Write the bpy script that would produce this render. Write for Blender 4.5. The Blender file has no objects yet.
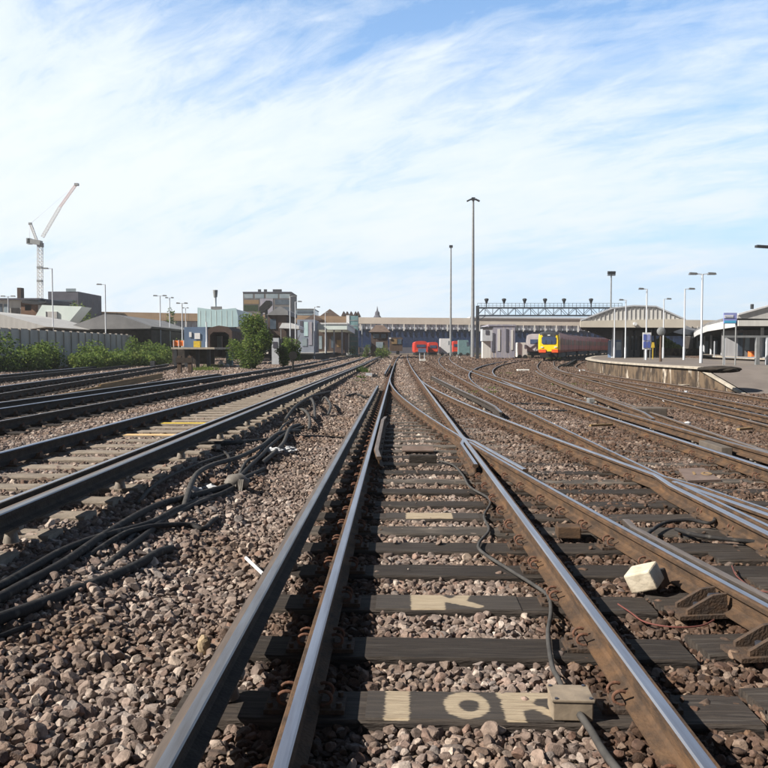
import bpy, math, random
import numpy as np
from mathutils import Vector, Matrix
random.seed(7); RNG = np.random.default_rng(11)
S = bpy.context.scene
# ------------------------------------------------------------------ camera, sky, sun, exposure
EYE = 1.44; F = 770.0; HZ = 350.0
PITCH = math.atan((384 - HZ) / F)
cam_d = bpy.data.cameras.new('camera'); cam = bpy.data.objects.new('camera', cam_d); S.collection.objects.link(cam)
cam.location = (0, 0, EYE); cam.rotation_euler = (math.pi / 2 - PITCH, 0, 0)
cam_d.sensor_width = 36; cam_d.lens = 36 * F / 768; cam_d.clip_end = 4000; cam_d.clip_start = 0.05
S.camera = cam
SUN_EL = math.radians(38); SUN_AZ = math.radians(-110)        # azimuth from +Y, negative = to the west side
sun_dir = Vector((math.sin(SUN_AZ) * math.cos(SUN_EL), math.cos(SUN_AZ) * math.cos(SUN_EL), math.sin(SUN_EL)))
sd = bpy.data.lights.new('sun', 'SUN'); sd.energy = 5.0; sd.angle = math.radians(0.5); sd.color = (1.0, 0.93, 0.82)
so = bpy.data.objects.new('sun', sd); S.collection.objects.link(so)
so.rotation_euler = (-sun_dir).to_track_quat('-Z', 'Y').to_euler(); so.location = (0, 0, 60)
S.view_settings.view_transform = 'Standard'; S.view_settings.look = 'None'
S.view_settings.exposure = 0.85; S.view_settings.gamma = 1.0; S.view_settings.use_curve_mapping = False
S.render.engine = 'CYCLES'
try:
    S.cycles.max_bounces = 5; S.cycles.diffuse_bounces = 2; S.cycles.glossy_bounces = 3; S.cycles.transparent_max_bounces = 8
    S.cycles.use_denoising = True
except Exception: pass

W = bpy.data.worlds.new('World'); S.world = W; W.use_nodes = True
nt = W.node_tree; nt.nodes.clear()
def N(t, **k):
    n = nt.nodes.new(t)
    for a, b in k.items(): setattr(n, a, b)
    return n
def L(a, b): nt.links.new(a, b)
def math_n(op, a, b=None, clamp=False):
    n = N('ShaderNodeMath', operation=op, use_clamp=clamp)
    for i, v in enumerate((a, b)):
        if v is None: continue
        if isinstance(v, (int, float)): n.inputs[i].default_value = v
        else: L(v, n.inputs[i])
    return n.outputs[0]
def ramp(v, stops):
    r = N('ShaderNodeValToRGB'); L(v, r.inputs[0]); e = r.color_ramp.elements
    while len(e) < len(stops): e.new(0.5)
    for i, (p, c) in enumerate(stops):
        e[i].position = p; e[i].color = (c, c, c, 1) if isinstance(c, (int, float)) else (*c, 1)
    return r.outputs[0]
out = N('ShaderNodeOutputWorld'); bg = N('ShaderNodeBackground'); bg.inputs[1].default_value = 0.0575
L(bg.outputs[0], out.inputs[0])
sky = N('ShaderNodeTexSky'); sky.sky_type = 'NISHITA'; sky.sun_disc = False
sky.sun_elevation = SUN_EL; sky.sun_rotation = SUN_AZ; sky.air_density = 1.0; sky.dust_density = 0.6; sky.ozone_density = 2.0
tc = N('ShaderNodeTexCoord'); sp = N('ShaderNodeSeparateXYZ'); L(tc.outputs['Generated'], sp.inputs[0])
zz = math_n('ADD', math_n('MAXIMUM', sp.outputs[2], 0.0), 0.34)
u = math_n('DIVIDE', sp.outputs[0], zz); v = math_n('DIVIDE', sp.outputs[1], zz)
cb = N('ShaderNodeCombineXYZ'); L(u, cb.inputs[0]); L(v, cb.inputs[1])
def noise(scale, rot, sc, detail=8, rough=0.55, dist=0.0, loc=(0, 0, 0)):
    mp = N('ShaderNodeMapping', vector_type='TEXTURE'); mp.inputs['Rotation'].default_value = (0, 0, math.radians(rot)); mp.inputs['Scale'].default_value = (1 / sc[0], 1 / sc[1], 1)
    mp.inputs['Location'].default_value = loc
    L(cb.outputs[0], mp.inputs[0]); n = N('ShaderNodeTexNoise'); L(mp.outputs[0], n.inputs['Vector'])
    n.inputs['Scale'].default_value = scale; n.inputs['Detail'].default_value = detail; n.inputs['Roughness'].default_value = rough
    n.inputs['Distortion'].default_value = dist
    return n.outputs['Fac']
big = noise(1.0, -24, (0.55, 1.5), 4, 0.5, 0.5, (0.35, 0.4, 0))
fib = noise(2.6, -26, (0.50, 1.9), 12, 0.64, 0.9, (1.7, 2.2, 0))
fin = noise(11.0, -34, (0.6, 1.4), 9, 0.70, 0.5)
m = math_n('ADD', math_n('MULTIPLY', big, 0.62), math_n('MULTIPLY', fib, 0.30))
m = math_n('ADD', m, math_n('MULTIPLY', fin, 0.26))
m = math_n('ADD', m, math_n('MULTIPLY', sp.outputs[0], -0.17))      # denser cloud towards the sun side
m = math_n('ADD', m, math_n('MULTIPLY', math_n('MAXIMUM', math_n('SUBTRACT', sp.outputs[2], 0.33), 0.0), -0.75))
lowz = ramp(sp.outputs[2], [(0.0, 0.0), (0.08, 0.03), (0.20, 0.08), (0.32, 0.02), (0.44, -0.045 + 0.045)])
m = math_n('ADD', m, lowz)
mask = ramp(m, [(0.49, 0.02), (0.565, 0.38), (0.635, 0.82), (0.72, 1.0)])
mix = N('ShaderNodeMix', data_type='RGBA'); L(mask, mix.inputs[0])
# hazy summer air low down
hzm = ramp(sp.outputs[2], [(0.0, 0.92), (0.10, 0.80), (0.24, 0.35), (0.6, 0.0)])
mix0 = N('ShaderNodeMix', data_type='RGBA'); L(hzm, mix0.inputs[0])
sc_ = N('ShaderNodeMix', data_type='RGBA', blend_type='MULTIPLY'); sc_.inputs[0].default_value = 1.0
L(sky.outputs[0], sc_.inputs[6]); sc_.inputs[7].default_value = (1.05, 1.85, 2.35, 1)
L(sc_.outputs[2], mix0.inputs[6]); mix0.inputs[7].default_value = (7.0, 8.7, 10.9, 1)
# sky dimmed by direction, overhead and behind the camera, to lower the fill light
L(mix0.outputs[2], mix.inputs[6]); mix.inputs[7].default_value = (9.4, 10.2, 10.9, 1)
el = ramp(sp.outputs[2], [(0.0, 1.0), (0.43, 1.0), (0.56, 0.30), (1.0, 0.16)])
fr = ramp(math_n('ADD', math_n('MULTIPLY', sp.outputs[1], 0.5), 0.5), [(0.0, 0.24), (0.45, 0.24), (0.72, 0.95), (1.0, 1.0)])
dim = N('ShaderNodeMix', data_type='RGBA', blend_type='MULTIPLY'); dim.inputs[0].default_value = 1.0
L(mix.outputs[2], dim.inputs[6]); L(math_n('MULTIPLY', el, fr), dim.inputs[7])
mix = dim
L(mix.outputs[2], bg.inputs[0])

# ------------------------------------------------------------------ helpers
COL = S.collection
def U(px, py, z):
    """point on the level z seen at photo pixel (px, py)"""
    x = (px - 384) / F; y = (384 - py) / F
    d = Vector((x, math.cos(PITCH) + y * math.sin(PITCH), -math.sin(PITCH) + y * math.cos(PITCH)))
    t = (z - EYE) / d.z
    return Vector((d.x * t, d.y * t, z))
def XZ(px, py, Y):
    """X and height at distance Y"""
    x = (px - 384) / F; y = (384 - py) / F
    dy = math.cos(PITCH) + y * math.sin(PITCH); dz = -math.sin(PITCH) + y * math.cos(PITCH)
    return x * Y / dy, EYE + dz * Y / dy
def rise(Y): return max(0.0, min(Y, 190.0) - 60.0) * 0.004
def sm(a, b, x):
    t = min(1, max(0, (x - a) / (b - a))); return t * t * (3 - 2 * t)
def base_lift(X, Y):
    xr = X - 0.018 * Y
    l = 0.27 * (1 - sm(-2.7, -1.25, xr)) - 0.05 * (1 - sm(-6.4, -5.4, xr))
    return l
def gz(X, Y):
    return -0.235 + base_lift(X, Y) + rise(Y) + 0.04 * sm(20, 40, Y)

def new_mat(name, c1, c2=None, rough=0.8, metal=0.0, scale=4.0, detail=6, bump=0.0, bscale=None, stretch=(1, 1, 1), coord='Object', lo=0.35, hi=0.65, spec=0.22, rand=0.0, extra=None):
    m = bpy.data.materials.new(name); m.use_nodes = True; t = m.node_tree; b = t.nodes['Principled BSDF']
    b.inputs['Roughness'].default_value = rough; b.inputs['Metallic'].default_value = metal
    b.inputs['Specular IOR Level'].default_value = spec
    if c2 is None: c2 = tuple(x * 0.8 for x in c1)
    tcn = t.nodes.new('ShaderNodeTexCoord'); mp = t.nodes.new('ShaderNodeMapping'); mp.inputs['Scale'].default_value = stretch
    t.links.new(tcn.outputs[coord], mp.inputs[0])
    nz = t.nodes.new('ShaderNodeTexNoise'); nz.inputs['Scale'].default_value = scale; nz.inputs['Detail'].default_value = detail; nz.inputs['Roughness'].default_value = 0.6
    t.links.new(mp.outputs[0], nz.inputs['Vector'])
    r = t.nodes.new('ShaderNodeValToRGB'); e = r.color_ramp.elements
    e[0].position = lo; e[1].position = hi; e[0].color = (*c1, 1); e[1].color = (*c2, 1)
    t.links.new(nz.outputs['Fac'], r.inputs[0]); col = r.outputs[0]
    if extra:
        c3, sc3, lo3, hi3, st3 = extra
        mp2 = t.nodes.new('ShaderNodeMapping'); mp2.inputs['Scale'].default_value = st3; t.links.new(tcn.outputs[coord], mp2.inputs[0])
        n2 = t.nodes.new('ShaderNodeTexNoise'); n2.inputs['Scale'].default_value = sc3; n2.inputs['Detail'].default_value = 5
        t.links.new(mp2.outputs[0], n2.inputs['Vector'])
        r2 = t.nodes.new('ShaderNodeValToRGB'); r2.color_ramp.elements[0].position = lo3; r2.color_ramp.elements[1].position = hi3
        t.links.new(n2.outputs['Fac'], r2.inputs[0]); mx = t.nodes.new('ShaderNodeMix'); mx.data_type = 'RGBA'
        t.links.new(r2.outputs[0], mx.inputs[0]); t.links.new(col, mx.inputs[6]); mx.inputs[7].default_value = (*c3, 1); col = mx.outputs[2]
    if rand:
        oi = t.nodes.new('ShaderNodeObjectInfo'); mr = t.nodes.new('ShaderNodeMapRange'); t.links.new(oi.outputs['Random'], mr.inputs[0])
        mr.inputs[3].default_value = 1 - rand; mr.inputs[4].default_value = 1 + rand
        vm = t.nodes.new('ShaderNodeMix'); vm.data_type = 'RGBA'; vm.blend_type = 'MULTIPLY'; vm.inputs[0].default_value = 1
        t.links.new(col, vm.inputs[6]); t.links.new(mr.outputs[0], vm.inputs[7]); col = vm.outputs[2]
    t.links.new(col, b.inputs['Base Color'])
    if bump:
        n3 = t.nodes.new('ShaderNodeTexNoise'); n3.inputs['Scale'].default_value = bscale or scale * 4; n3.inputs['Detail'].default_value = 4
        t.links.new(mp.outputs[0], n3.inputs['Vector']); bp = t.nodes.new('ShaderNodeBump'); bp.inputs['Strength'].default_value = bump; bp.inputs['Distance'].default_value = 0.02
        t.links.new(n3.outputs['Fac'], bp.inputs['Height']); t.links.new(bp.outputs[0], b.inputs['Normal'])
    return m
M = {}
M['rust'] = new_mat('rust', (0.112, 0.068, 0.041), (0.055, 0.038, 0.028), 0.85, 0, 7, bump=0.35, bscale=60, lo=0.38, hi=0.62, stretch=(1, 1, 2.5), extra=((0.155, 0.085, 0.042), 2.2, 0.56, 0.76, (1, 1, 3)))
M['rust_red'] = new_mat('rust_red', (0.17, 0.080, 0.052), (0.085, 0.05, 0.036), 0.75, 0, 20, bump=0.3, bscale=80)
M['rust_dark'] = new_mat('rust_dark', (0.060, 0.048, 0.040), (0.035, 0.030, 0.027), 0.85, 0, 9, bump=0.3, bscale=60)
M['steel'] = new_mat('steel', (0.42, 0.43, 0.47), (0.30, 0.30, 0.33), 0.36, 0.85, 3, stretch=(6, 0.4, 1), coord='Object')
M['steel_dull'] = new_mat('steel_dull', (0.22, 0.19, 0.175), (0.14, 0.115, 0.10), 0.6, 0.4, 4, stretch=(6, 0.5, 1))
M['cond_top'] = new_mat('conductor_top', (0.30, 0.31, 0.33), (0.20, 0.19, 0.19), 0.42, 0.7, 3, stretch=(8, 0.5, 1))
M['cond_brown'] = new_mat('conductor_brown', (0.20, 0.155, 0.125), (0.13, 0.105, 0.09), 0.6, 0.3, 5, stretch=(8, 0.6, 1))
M['cast'] = new_mat('cast_iron', (0.060, 0.048, 0.042), (0.10, 0.065, 0.045), 0.8, 0.1, 14, bump=0.4, bscale=70)
M['porcelain'] = new_mat('porcelain', (0.30, 0.27, 0.23), (0.12, 0.10, 0.09), 0.5, 0, 10)
M['timber'] = new_mat('creosoted_timber', (0.066, 0.054, 0.046), (0.030, 0.025, 0.023), 0.85, 0, 3.0, bump=0.7, bscale=14, stretch=(1.0, 18, 6), rand=0.25, extra=((0.10, 0.088, 0.078), 2.0, 0.56, 0.75, (1, 12, 4)))
M['timber_dusty'] = new_mat('dusty_timber', (0.105, 0.090, 0.078), (0.060, 0.053, 0.048), 0.9, 0, 3.0, bump=0.6, bscale=14, stretch=(1, 12, 6), rand=0.25, extra=((0.19, 0.16, 0.135), 2.2, 0.5, 0.7, (1, 3, 2)))
M['timber_brown'] = new_mat('weathered_timber', (0.17, 0.135, 0.105), (0.09, 0.072, 0.06), 0.85, 0, 3.0, bump=0.7, bscale=14, stretch=(1.0, 18, 6), rand=0.25, extra=((0.24, 0.20, 0.16), 2.0, 0.5, 0.75, (1, 12, 4)))
M['concrete_sl'] = new_mat('sleeper_concrete', (0.29, 0.245, 0.20), (0.19, 0.16, 0.132), 0.85, 0, 6, bump=0.3, bscale=60, rand=0.12)
M['paint_pale'] = new_mat('bared_pale_wood', (0.46, 0.36, 0.245), (0.30, 0.225, 0.15), 0.85, 0, 5, stretch=(1.5, 25, 4), bump=0.7, bscale=14, extra=((0.075, 0.062, 0.052), 3.0, 0.52, 0.66, (1.4, 16, 4)))
M['yellow'] = new_mat('yellow_paint', (0.70, 0.50, 0.05), (0.50, 0.36, 0.06), 0.6, 0, 8)
M['orange_w'] = new_mat('faded_orange_paint', (0.72, 0.52, 0.30), (0.60, 0.36, 0.16), 0.7, 0, 8)
M['rubber'] = new_mat('cable_rubber', (0.028, 0.027, 0.028), (0.016, 0.015, 0.016), 0.75, 0, 8, bump=0.2, bscale=60, extra=((0.075, 0.07, 0.065), 14, 0.55, 0.7, (1, 1, 1)))
M['rubber_grey'] = new_mat('cable_grey', (0.075, 0.072, 0.07), (0.045, 0.043, 0.042), 0.8, 0, 12)
M['cable_tan'] = new_mat('cable_sheath', (0.22, 0.20, 0.18), (0.12, 0.11, 0.10), 0.7, 0, 20)
M['red_wire'] = new_mat('red_wire', (0.17, 0.06, 0.05), (0.11, 0.045, 0.04), 0.7)
M['box_tan'] = new_mat('junction_box', (0.29, 0.235, 0.175), (0.19, 0.155, 0.12), 0.6, 0, 9, bump=0.1, extra=((0.10, 0.085, 0.07), 5, 0.55, 0.75, (1, 1, 1)))
M['white_plastic'] = new_mat('white_plastic', (0.75, 0.75, 0.76), (0.6, 0.6, 0.6), 0.4, 0, 12)
M['white_cast'] = new_mat('white_painted_metal', (0.60, 0.54, 0.44), (0.40, 0.34, 0.26), 0.6, 0, 7, bump=0.3, extra=((0.16, 0.12, 0.09), 9, 0.58, 0.72, (1, 1, 1)))
M['bolt'] = new_mat('blued_bolt', (0.10, 0.11, 0.14), (0.05, 0.05, 0.06), 0.4, 0.4, 10)
M['asphalt'] = new_mat('platform_asphalt', (0.19, 0.165, 0.15), (0.14, 0.12, 0.11), 0.9, 0, 0.7, bump=0.3, bscale=30, extra=((0.25, 0.21, 0.17), 0.35, 0.5, 0.7, (1, 1, 1)))
M['coping'] = new_mat('coping_stone', (0.50, 0.45, 0.38), (0.32, 0.285, 0.24), 0.8, 0, 2)
M['pwall'] = new_mat('platform_brick', (0.155, 0.112, 0.076), (0.05, 0.038, 0.03), 0.9, 0, 2.6, bump=0.4, bscale=12, stretch=(1, 1, 0.5), lo=.42, hi=.58, extra=((0.50, 0.44, 0.37), 1.5, 0.62, 0.67, (1, 1, 0.4)))
M['wall_dark'] = new_mat('dark_wall_and_shade', (0.07, 0.06, 0.055), (0.04, 0.036, 0.034), 0.9, 0, 2)  # near-black wall tone; also paints the shade under the canopy
M['paint_white'] = new_mat('white_paint', (0.72, 0.73, 0.75), (0.62, 0.63, 0.65), 0.5, 0, 3)
M['paint_palegrey'] = new_mat('pale_grey_paint', (0.55, 0.58, 0.63), (0.46, 0.49, 0.54), 0.5, 0, 3)
M['galv'] = new_mat('galvanised', (0.30, 0.31, 0.32), (0.22, 0.23, 0.24), 0.55, 0.3, 3)
M['dark_metal'] = new_mat('dark_metal', (0.055, 0.06, 0.07), (0.04, 0.043, 0.05), 0.6, 0.2, 3)
M['brown_metal'] = new_mat('brown_post', (0.12, 0.08, 0.06), (0.08, 0.055, 0.04), 0.7, 0, 3)
M['fascia_brown'] = new_mat('fascia_brown', (0.36, 0.255, 0.17), (0.29, 0.205, 0.135), 0.7, 0, 0.3, stretch=(1, 1, 6), extra=((0.20, 0.155, 0.115), 0.8, 0.55, 0.7, (2.5, 2.5, 0.2)))
M['bridge_roof'] = new_mat('bridge_roof', (0.60, 0.55, 0.49), (0.50, 0.455, 0.405), 0.7, 0, 0.3)
M['fascia_pale'] = new_mat('fascia_pale', (0.62, 0.58, 0.50), (0.53, 0.49, 0.43), 0.7, 0, 0.5)
M['blue_clad'] = new_mat('blue_cladding', (0.016, 0.036, 0.105), (0.010, 0.022, 0.062), 0.6, 0, 0.6, extra=((0.10, 0.15, 0.30), 1.1, 0.62, 0.72, (3, 3, 0.5)))
M['lilac'] = new_mat('lilac_grey_cladding', (0.36, 0.35, 0.42), (0.26, 0.26, 0.33), 0.7, 0, 0.8, stretch=(5, 5, 0.3), extra=((0.50, 0.45, 0.40), 0.9, 0.55, 0.7, (4, 4, 0.5)))
M['glass_d'] = new_mat('dark_glass', (0.05, 0.07, 0.10), (0.10, 0.13, 0.17), 0.12, 0, 0.6, spec=0.8)
M['glass_p'] = new_mat('pale_glass', (0.30, 0.36, 0.40), (0.20, 0.26, 0.31), 0.2, 0, 0.8, spec=0.8)
M['glass_teal'] = new_mat('frosted_teal_glass', (0.52, 0.70, 0.74), (0.44, 0.60, 0.65), 0.35, 0, 0.5)
M['glass_white'] = new_mat('frosted_pale_glass', (0.80, 0.88, 0.86), (0.68, 0.78, 0.76), 0.4, 0, 0.35)
M['sheet_grey'] = new_mat('grey_sheet', (0.50, 0.495, 0.49), (0.42, 0.415, 0.41), 0.7, 0, 0.8, stretch=(4, 1, 0.3))
M['sheet_pale'] = new_mat('pale_sheet', (0.66, 0.65, 0.63), (0.56, 0.555, 0.54), 0.7, 0, 0.8, stretch=(4, 1, 0.3))
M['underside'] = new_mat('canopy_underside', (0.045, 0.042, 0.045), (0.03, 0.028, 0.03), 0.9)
M['roof_grey'] = new_mat('roof_grey', (0.25, 0.25, 0.26), (0.19, 0.19, 0.20), 0.8, 0, 0.6)
M['brick'] = new_mat('brown_brick', (0.20, 0.12, 0.08), (0.14, 0.085, 0.06), 0.9, 0, 1.5)
M['brick_dark'] = new_mat('dark_brick', (0.10, 0.07, 0.06), (0.07, 0.05, 0.045), 0.9, 0, 1.5)
M['tile_roof'] = new_mat('tiled_roof', (0.15, 0.11, 0.09), (0.10, 0.075, 0.065), 0.9, 0, 2)
M['conc_wall'] = new_mat('concrete_panel', (0.60, 0.55, 0.50), (0.44, 0.40, 0.365), 0.9, 0, 0.8, stretch=(1, 1, 0.3))
M['shade_wall'] = new_mat('panel_wall', (0.22, 0.22, 0.235), (0.17, 0.17, 0.18), 0.8, 0, .8, stretch=(4, 4, .3))
M['kiosk_wall'] = new_mat('kiosk_wall', (0.27, 0.31, 0.39), (0.20, 0.23, 0.30), 0.7, 0, .8)
M['window_row'] = new_mat('pale_window_row', (0.64, 0.69, 0.78), (0.34, 0.38, 0.46), 0.4, 0, .5, stretch=(3, 3, .4))
M['trough'] = new_mat('concrete_trough', (0.14, 0.118, 0.10), (0.10, 0.084, 0.072), 0.9, 0, 3, bump=.3)
M['office_wall'] = new_mat('office_wall', (0.17, 0.155, 0.15), (0.12, 0.11, 0.11), 0.8, 0, .5)
M['lamp_grey'] = new_mat('lamp_grey', (0.12, 0.125, 0.135), (0.09, 0.095, 0.10), 0.5, 0.1, 2)
M['slate'] = new_mat('slate_blue', (0.10, 0.10, 0.13), (0.075, 0.075, 0.10), 0.8, 0, 0.7)
M['yellow_train'] = new_mat('train_yellow', (0.86, 0.62, 0.02), (0.80, 0.56, 0.02), 0.35, 0, 1)
M['red_train'] = new_mat('train_red', (0.62, 0.055, 0.03), (0.50, 0.045, 0.03), 0.4, 0, 1)
M['orange_red'] = new_mat('train_orange_red', (0.75, 0.12, 0.03), (0.65, 0.09, 0.03), 0.4, 0, 1)
M['maroon'] = new_mat('train_maroon', (0.50, 0.06, 0.03), (0.40, 0.045, 0.025), 0.4, 0, 1)
M['train_roof'] = new_mat('train_roof', (0.17, 0.075, 0.07), (0.11, 0.055, 0.05), 0.7, 0, 1)
M['train_grey'] = new_mat('train_grey', (0.42, 0.40, 0.42), (0.34, 0.32, 0.34), 0.5, 0, 1)
M['train_window'] = new_mat('train_window', (0.30, 0.19, 0.09), (0.14, 0.09, 0.05), 0.5, 0, 0.5)  # tan reflections painted into the window colour
M['screen'] = new_mat('train_windscreen', (0.05, 0.08, 0.16), (0.035, 0.05, 0.10), 0.1, 0, 1, spec=0.8)
M['black'] = new_mat('black', (0.02, 0.02, 0.02), (0.015, 0.015, 0.015), 0.7)
M['hoard'] = new_mat('blue_hoarding', (0.13, 0.19, 0.30), (0.10, 0.15, 0.24), 0.6, 0, 1)
M['orange'] = new_mat('orange_barrier', (0.80, 0.22, 0.06), (0.7, 0.18, 0.05), 0.5, 0, 3)
M['teal_box'] = new_mat('teal_cabinet', (0.16, 0.27, 0.29), (0.12, 0.21, 0.23), 0.6, 0, 2)
M['sign_blue'] = new_mat('sign_blue', (0.10, 0.14, 0.42), (0.08, 0.11, 0.35), 0.4, 0, 1)
M['sign_violet'] = new_mat('sign_violet', (0.28, 0.32, 0.62), (0.24, 0.27, 0.55), 0.4, 0, 1)
M['sign_cyan'] = new_mat('sign_cyan', (0.10, 0.42, 0.66), (0.08, 0.36, 0.6), 0.4, 0, 1)
M['crane_glare_white'] = new_mat('crane_glare_white', (0.80, 0.80, 0.80), (0.72, 0.72, 0.73), 0.5, 0, 1)  # paleness of glare and distance painted into the crane's colour
M['crane_glare_red'] = new_mat('crane_glare_red', (0.80, 0.62, 0.60), (0.76, 0.57, 0.55), 0.5, 0, 1)  # red washed out by glare, put into the colour
M['leaf'] = new_mat('leaf_green', (0.11, 0.175, 0.034), (0.055, 0.10, 0.022), 0.6, 0, 1.6, detail=3, extra=((0.15, 0.17, 0.035), 1.1, 0.55, 0.75, (1, 1, 1)))
M['leaf_dark'] = new_mat('leaf_dark', (0.045, 0.085, 0.02), (0.03, 0.058, 0.016), 0.6, 0, 1.6)
M['leaf_light'] = new_mat('leaf_light', (0.20, 0.26, 0.05), (0.10, 0.155, 0.03), 0.6, 0, 2, detail=3)
for k_ in ('leaf', 'leaf_dark', 'leaf_light'):
    t = M[k_].node_tree; pb_ = t.nodes['Principled BSDF']; src = pb_.inputs['Base Color'].links[0].from_socket; tl = t.nodes.new('ShaderNodeBsdfTranslucent'); ms = t.nodes.new('ShaderNodeMixShader')
    ga_ = t.nodes.new('ShaderNodeGamma'); ga_.inputs[1].default_value = 0.8; t.links.new(src, ga_.inputs[0]); t.links.new(ga_.outputs[0], tl.inputs[0]); ms.inputs[0].default_value = 0.45
    t.links.new(pb_.outputs[0], ms.inputs[1]); t.links.new(tl.outputs[0], ms.inputs[2]); t.links.new(ms.outputs[0], t.nodes['Material Output'].inputs['Surface'])
M['bark'] = new_mat('bark', (0.10, 0.08, 0.06), (0.06, 0.048, 0.038), 0.9, 0, 4)
M['rag'] = new_mat('white_rag', (0.62, 0.63, 0.66), (0.42, 0.43, 0.45), 0.8, 0, 9)
M['sandstone'] = new_mat('yellow_stone', (0.40, 0.31, 0.20), (0.28, 0.21, 0.14), 0.8, 0, 18, bump=0.3)
M['board'] = new_mat('guard_board', (0.30, 0.20, 0.10), (0.19, 0.13, 0.07), 0.85, 0, 2, stretch=(1, 0.3, 6), bump=0.3)
M['gantry'] = new_mat('gantry_steel', (0.10, 0.12, 0.15), (0.07, 0.085, 0.11), 0.6, 0.2, 1)
M['soil'] = new_mat('dark_soil', (0.05, 0.042, 0.036), (0.03, 0.026, 0.023), 0.95, 0, 3, bump=0.6)
M['slab'] = new_mat('rusty_slab', (0.20, 0.15, 0.13), (0.13, 0.095, 0.08), 0.8, 0, 4)

def stone_mat(name):
    m = bpy.data.materials.new(name); m.use_nodes = True; t = m.node_tree; b = t.nodes['Principled BSDF']
    b.inputs['Roughness'].default_value = 0.85; b.inputs['Specular IOR Level'].default_value = 0.3
    oi = t.nodes.new('ShaderNodeObjectInfo'); r = t.nodes.new('ShaderNodeValToRGB'); t.links.new(oi.outputs['Random'], r.inputs[0])
    cols = [(0.0, (0.125, 0.098, 0.088)), (0.15, (0.255, 0.200, 0.175)), (0.35, (0.190, 0.146, 0.127)), (0.5, (0.315, 0.252, 0.220)), (0.62, (0.21, 0.185, 0.178)), (0.75, (0.27, 0.185, 0.153)), (0.88, (0.38, 0.310, 0.272)), (1.0, (0.54, 0.47, 0.42))]
    e = r.color_ramp.elements
    while len(e) < len(cols): e.new(0.5)
    for i, (p, c) in enumerate(cols): e[i].position = p; e[i].color = (*c, 1)
    tcn = t.nodes.new('ShaderNodeTexCoord'); nz = t.nodes.new('ShaderNodeTexNoise'); nz.inputs['Scale'].default_value = 2.2; nz.inputs['Detail'].default_value = 6
    t.links.new(tcn.outputs['Object'], nz.inputs['Vector'])
    mr = t.nodes.new('ShaderNodeMapRange'); t.links.new(nz.outputs['Fac'], mr.inputs[0]); mr.inputs[1].default_value = 0.3; mr.inputs[2].default_value = 0.7; mr.inputs[3].default_value = 0.60; mr.inputs[4].default_value = 1.15
    mx = t.nodes.new('ShaderNodeMix'); mx.data_type = 'RGBA'; mx.blend_type = 'MULTIPLY'; mx.inputs[0].default_value = 1
    t.links.new(r.outputs[0], mx.inputs[6]); t.links.new(mr.outputs[0], mx.inputs[7])
    # brake dust and rust: broad patches over the yard, by world position
    ge = t.nodes.new('ShaderNodeNewGeometry'); n2 = t.nodes.new('ShaderNodeTexNoise'); n2.inputs['Scale'].default_value = 0.9; n2.inputs['Detail'].default_value = 4
    t.links.new(ge.outputs['Position'], n2.inputs['Vector'])
    r2 = t.nodes.new('ShaderNodeValToRGB'); r2.color_ramp.elements[0].position = 0.42; r2.color_ramp.elements[1].position = 0.66
    r2.color_ramp.elements[0].color = (1, 1, 1, 1); r2.color_ramp.elements[1].color = (0.74, 0.66, 0.58, 1)
    t.links.new(n2.outputs['Fac'], r2.inputs[0])
    mx2 = t.nodes.new('ShaderNodeMix'); mx2.data_type = 'RGBA'; mx2.blend_type = 'MULTIPLY'; mx2.inputs[0].default_value = 1
    t.links.new(mx.outputs[2], mx2.inputs[6]); t.links.new(r2.outputs[0], mx2.inputs[7])
    # brown dust close to the rails (stain attribute carried by each stone)
    at = t.nodes.new('ShaderNodeAttribute'); at.attribute_type = 'INSTANCER'; at.attribute_name = 'stain'
    mx3 = t.nodes.new('ShaderNodeMix'); mx3.data_type = 'RGBA'; mx3.blend_type = 'MULTIPLY'
    t.links.new(at.outputs['Fac'], mx3.inputs[0]); t.links.new(mx2.outputs[2], mx3.inputs[6]); mx3.inputs[7].default_value = (0.34, 0.255, 0.195, 1)
    t.links.new(mx3.outputs[2], b.inputs['Base Color'])
    bp = t.nodes.new('ShaderNodeBump'); bp.inputs['Strength'].default_value = 0.35; bp.inputs['Distance'].default_value = 0.01
    n3 = t.nodes.new('ShaderNodeTexNoise'); n3.inputs['Scale'].default_value = 7; t.links.new(tcn.outputs['Object'], n3.inputs['Vector'])
    t.links.new(n3.outputs['Fac'], bp.inputs['Height']); t.links.new(bp.outputs[0], b.inputs['Normal'])
    return m
M['stone'] = stone_mat('ballast_stone')

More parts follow.
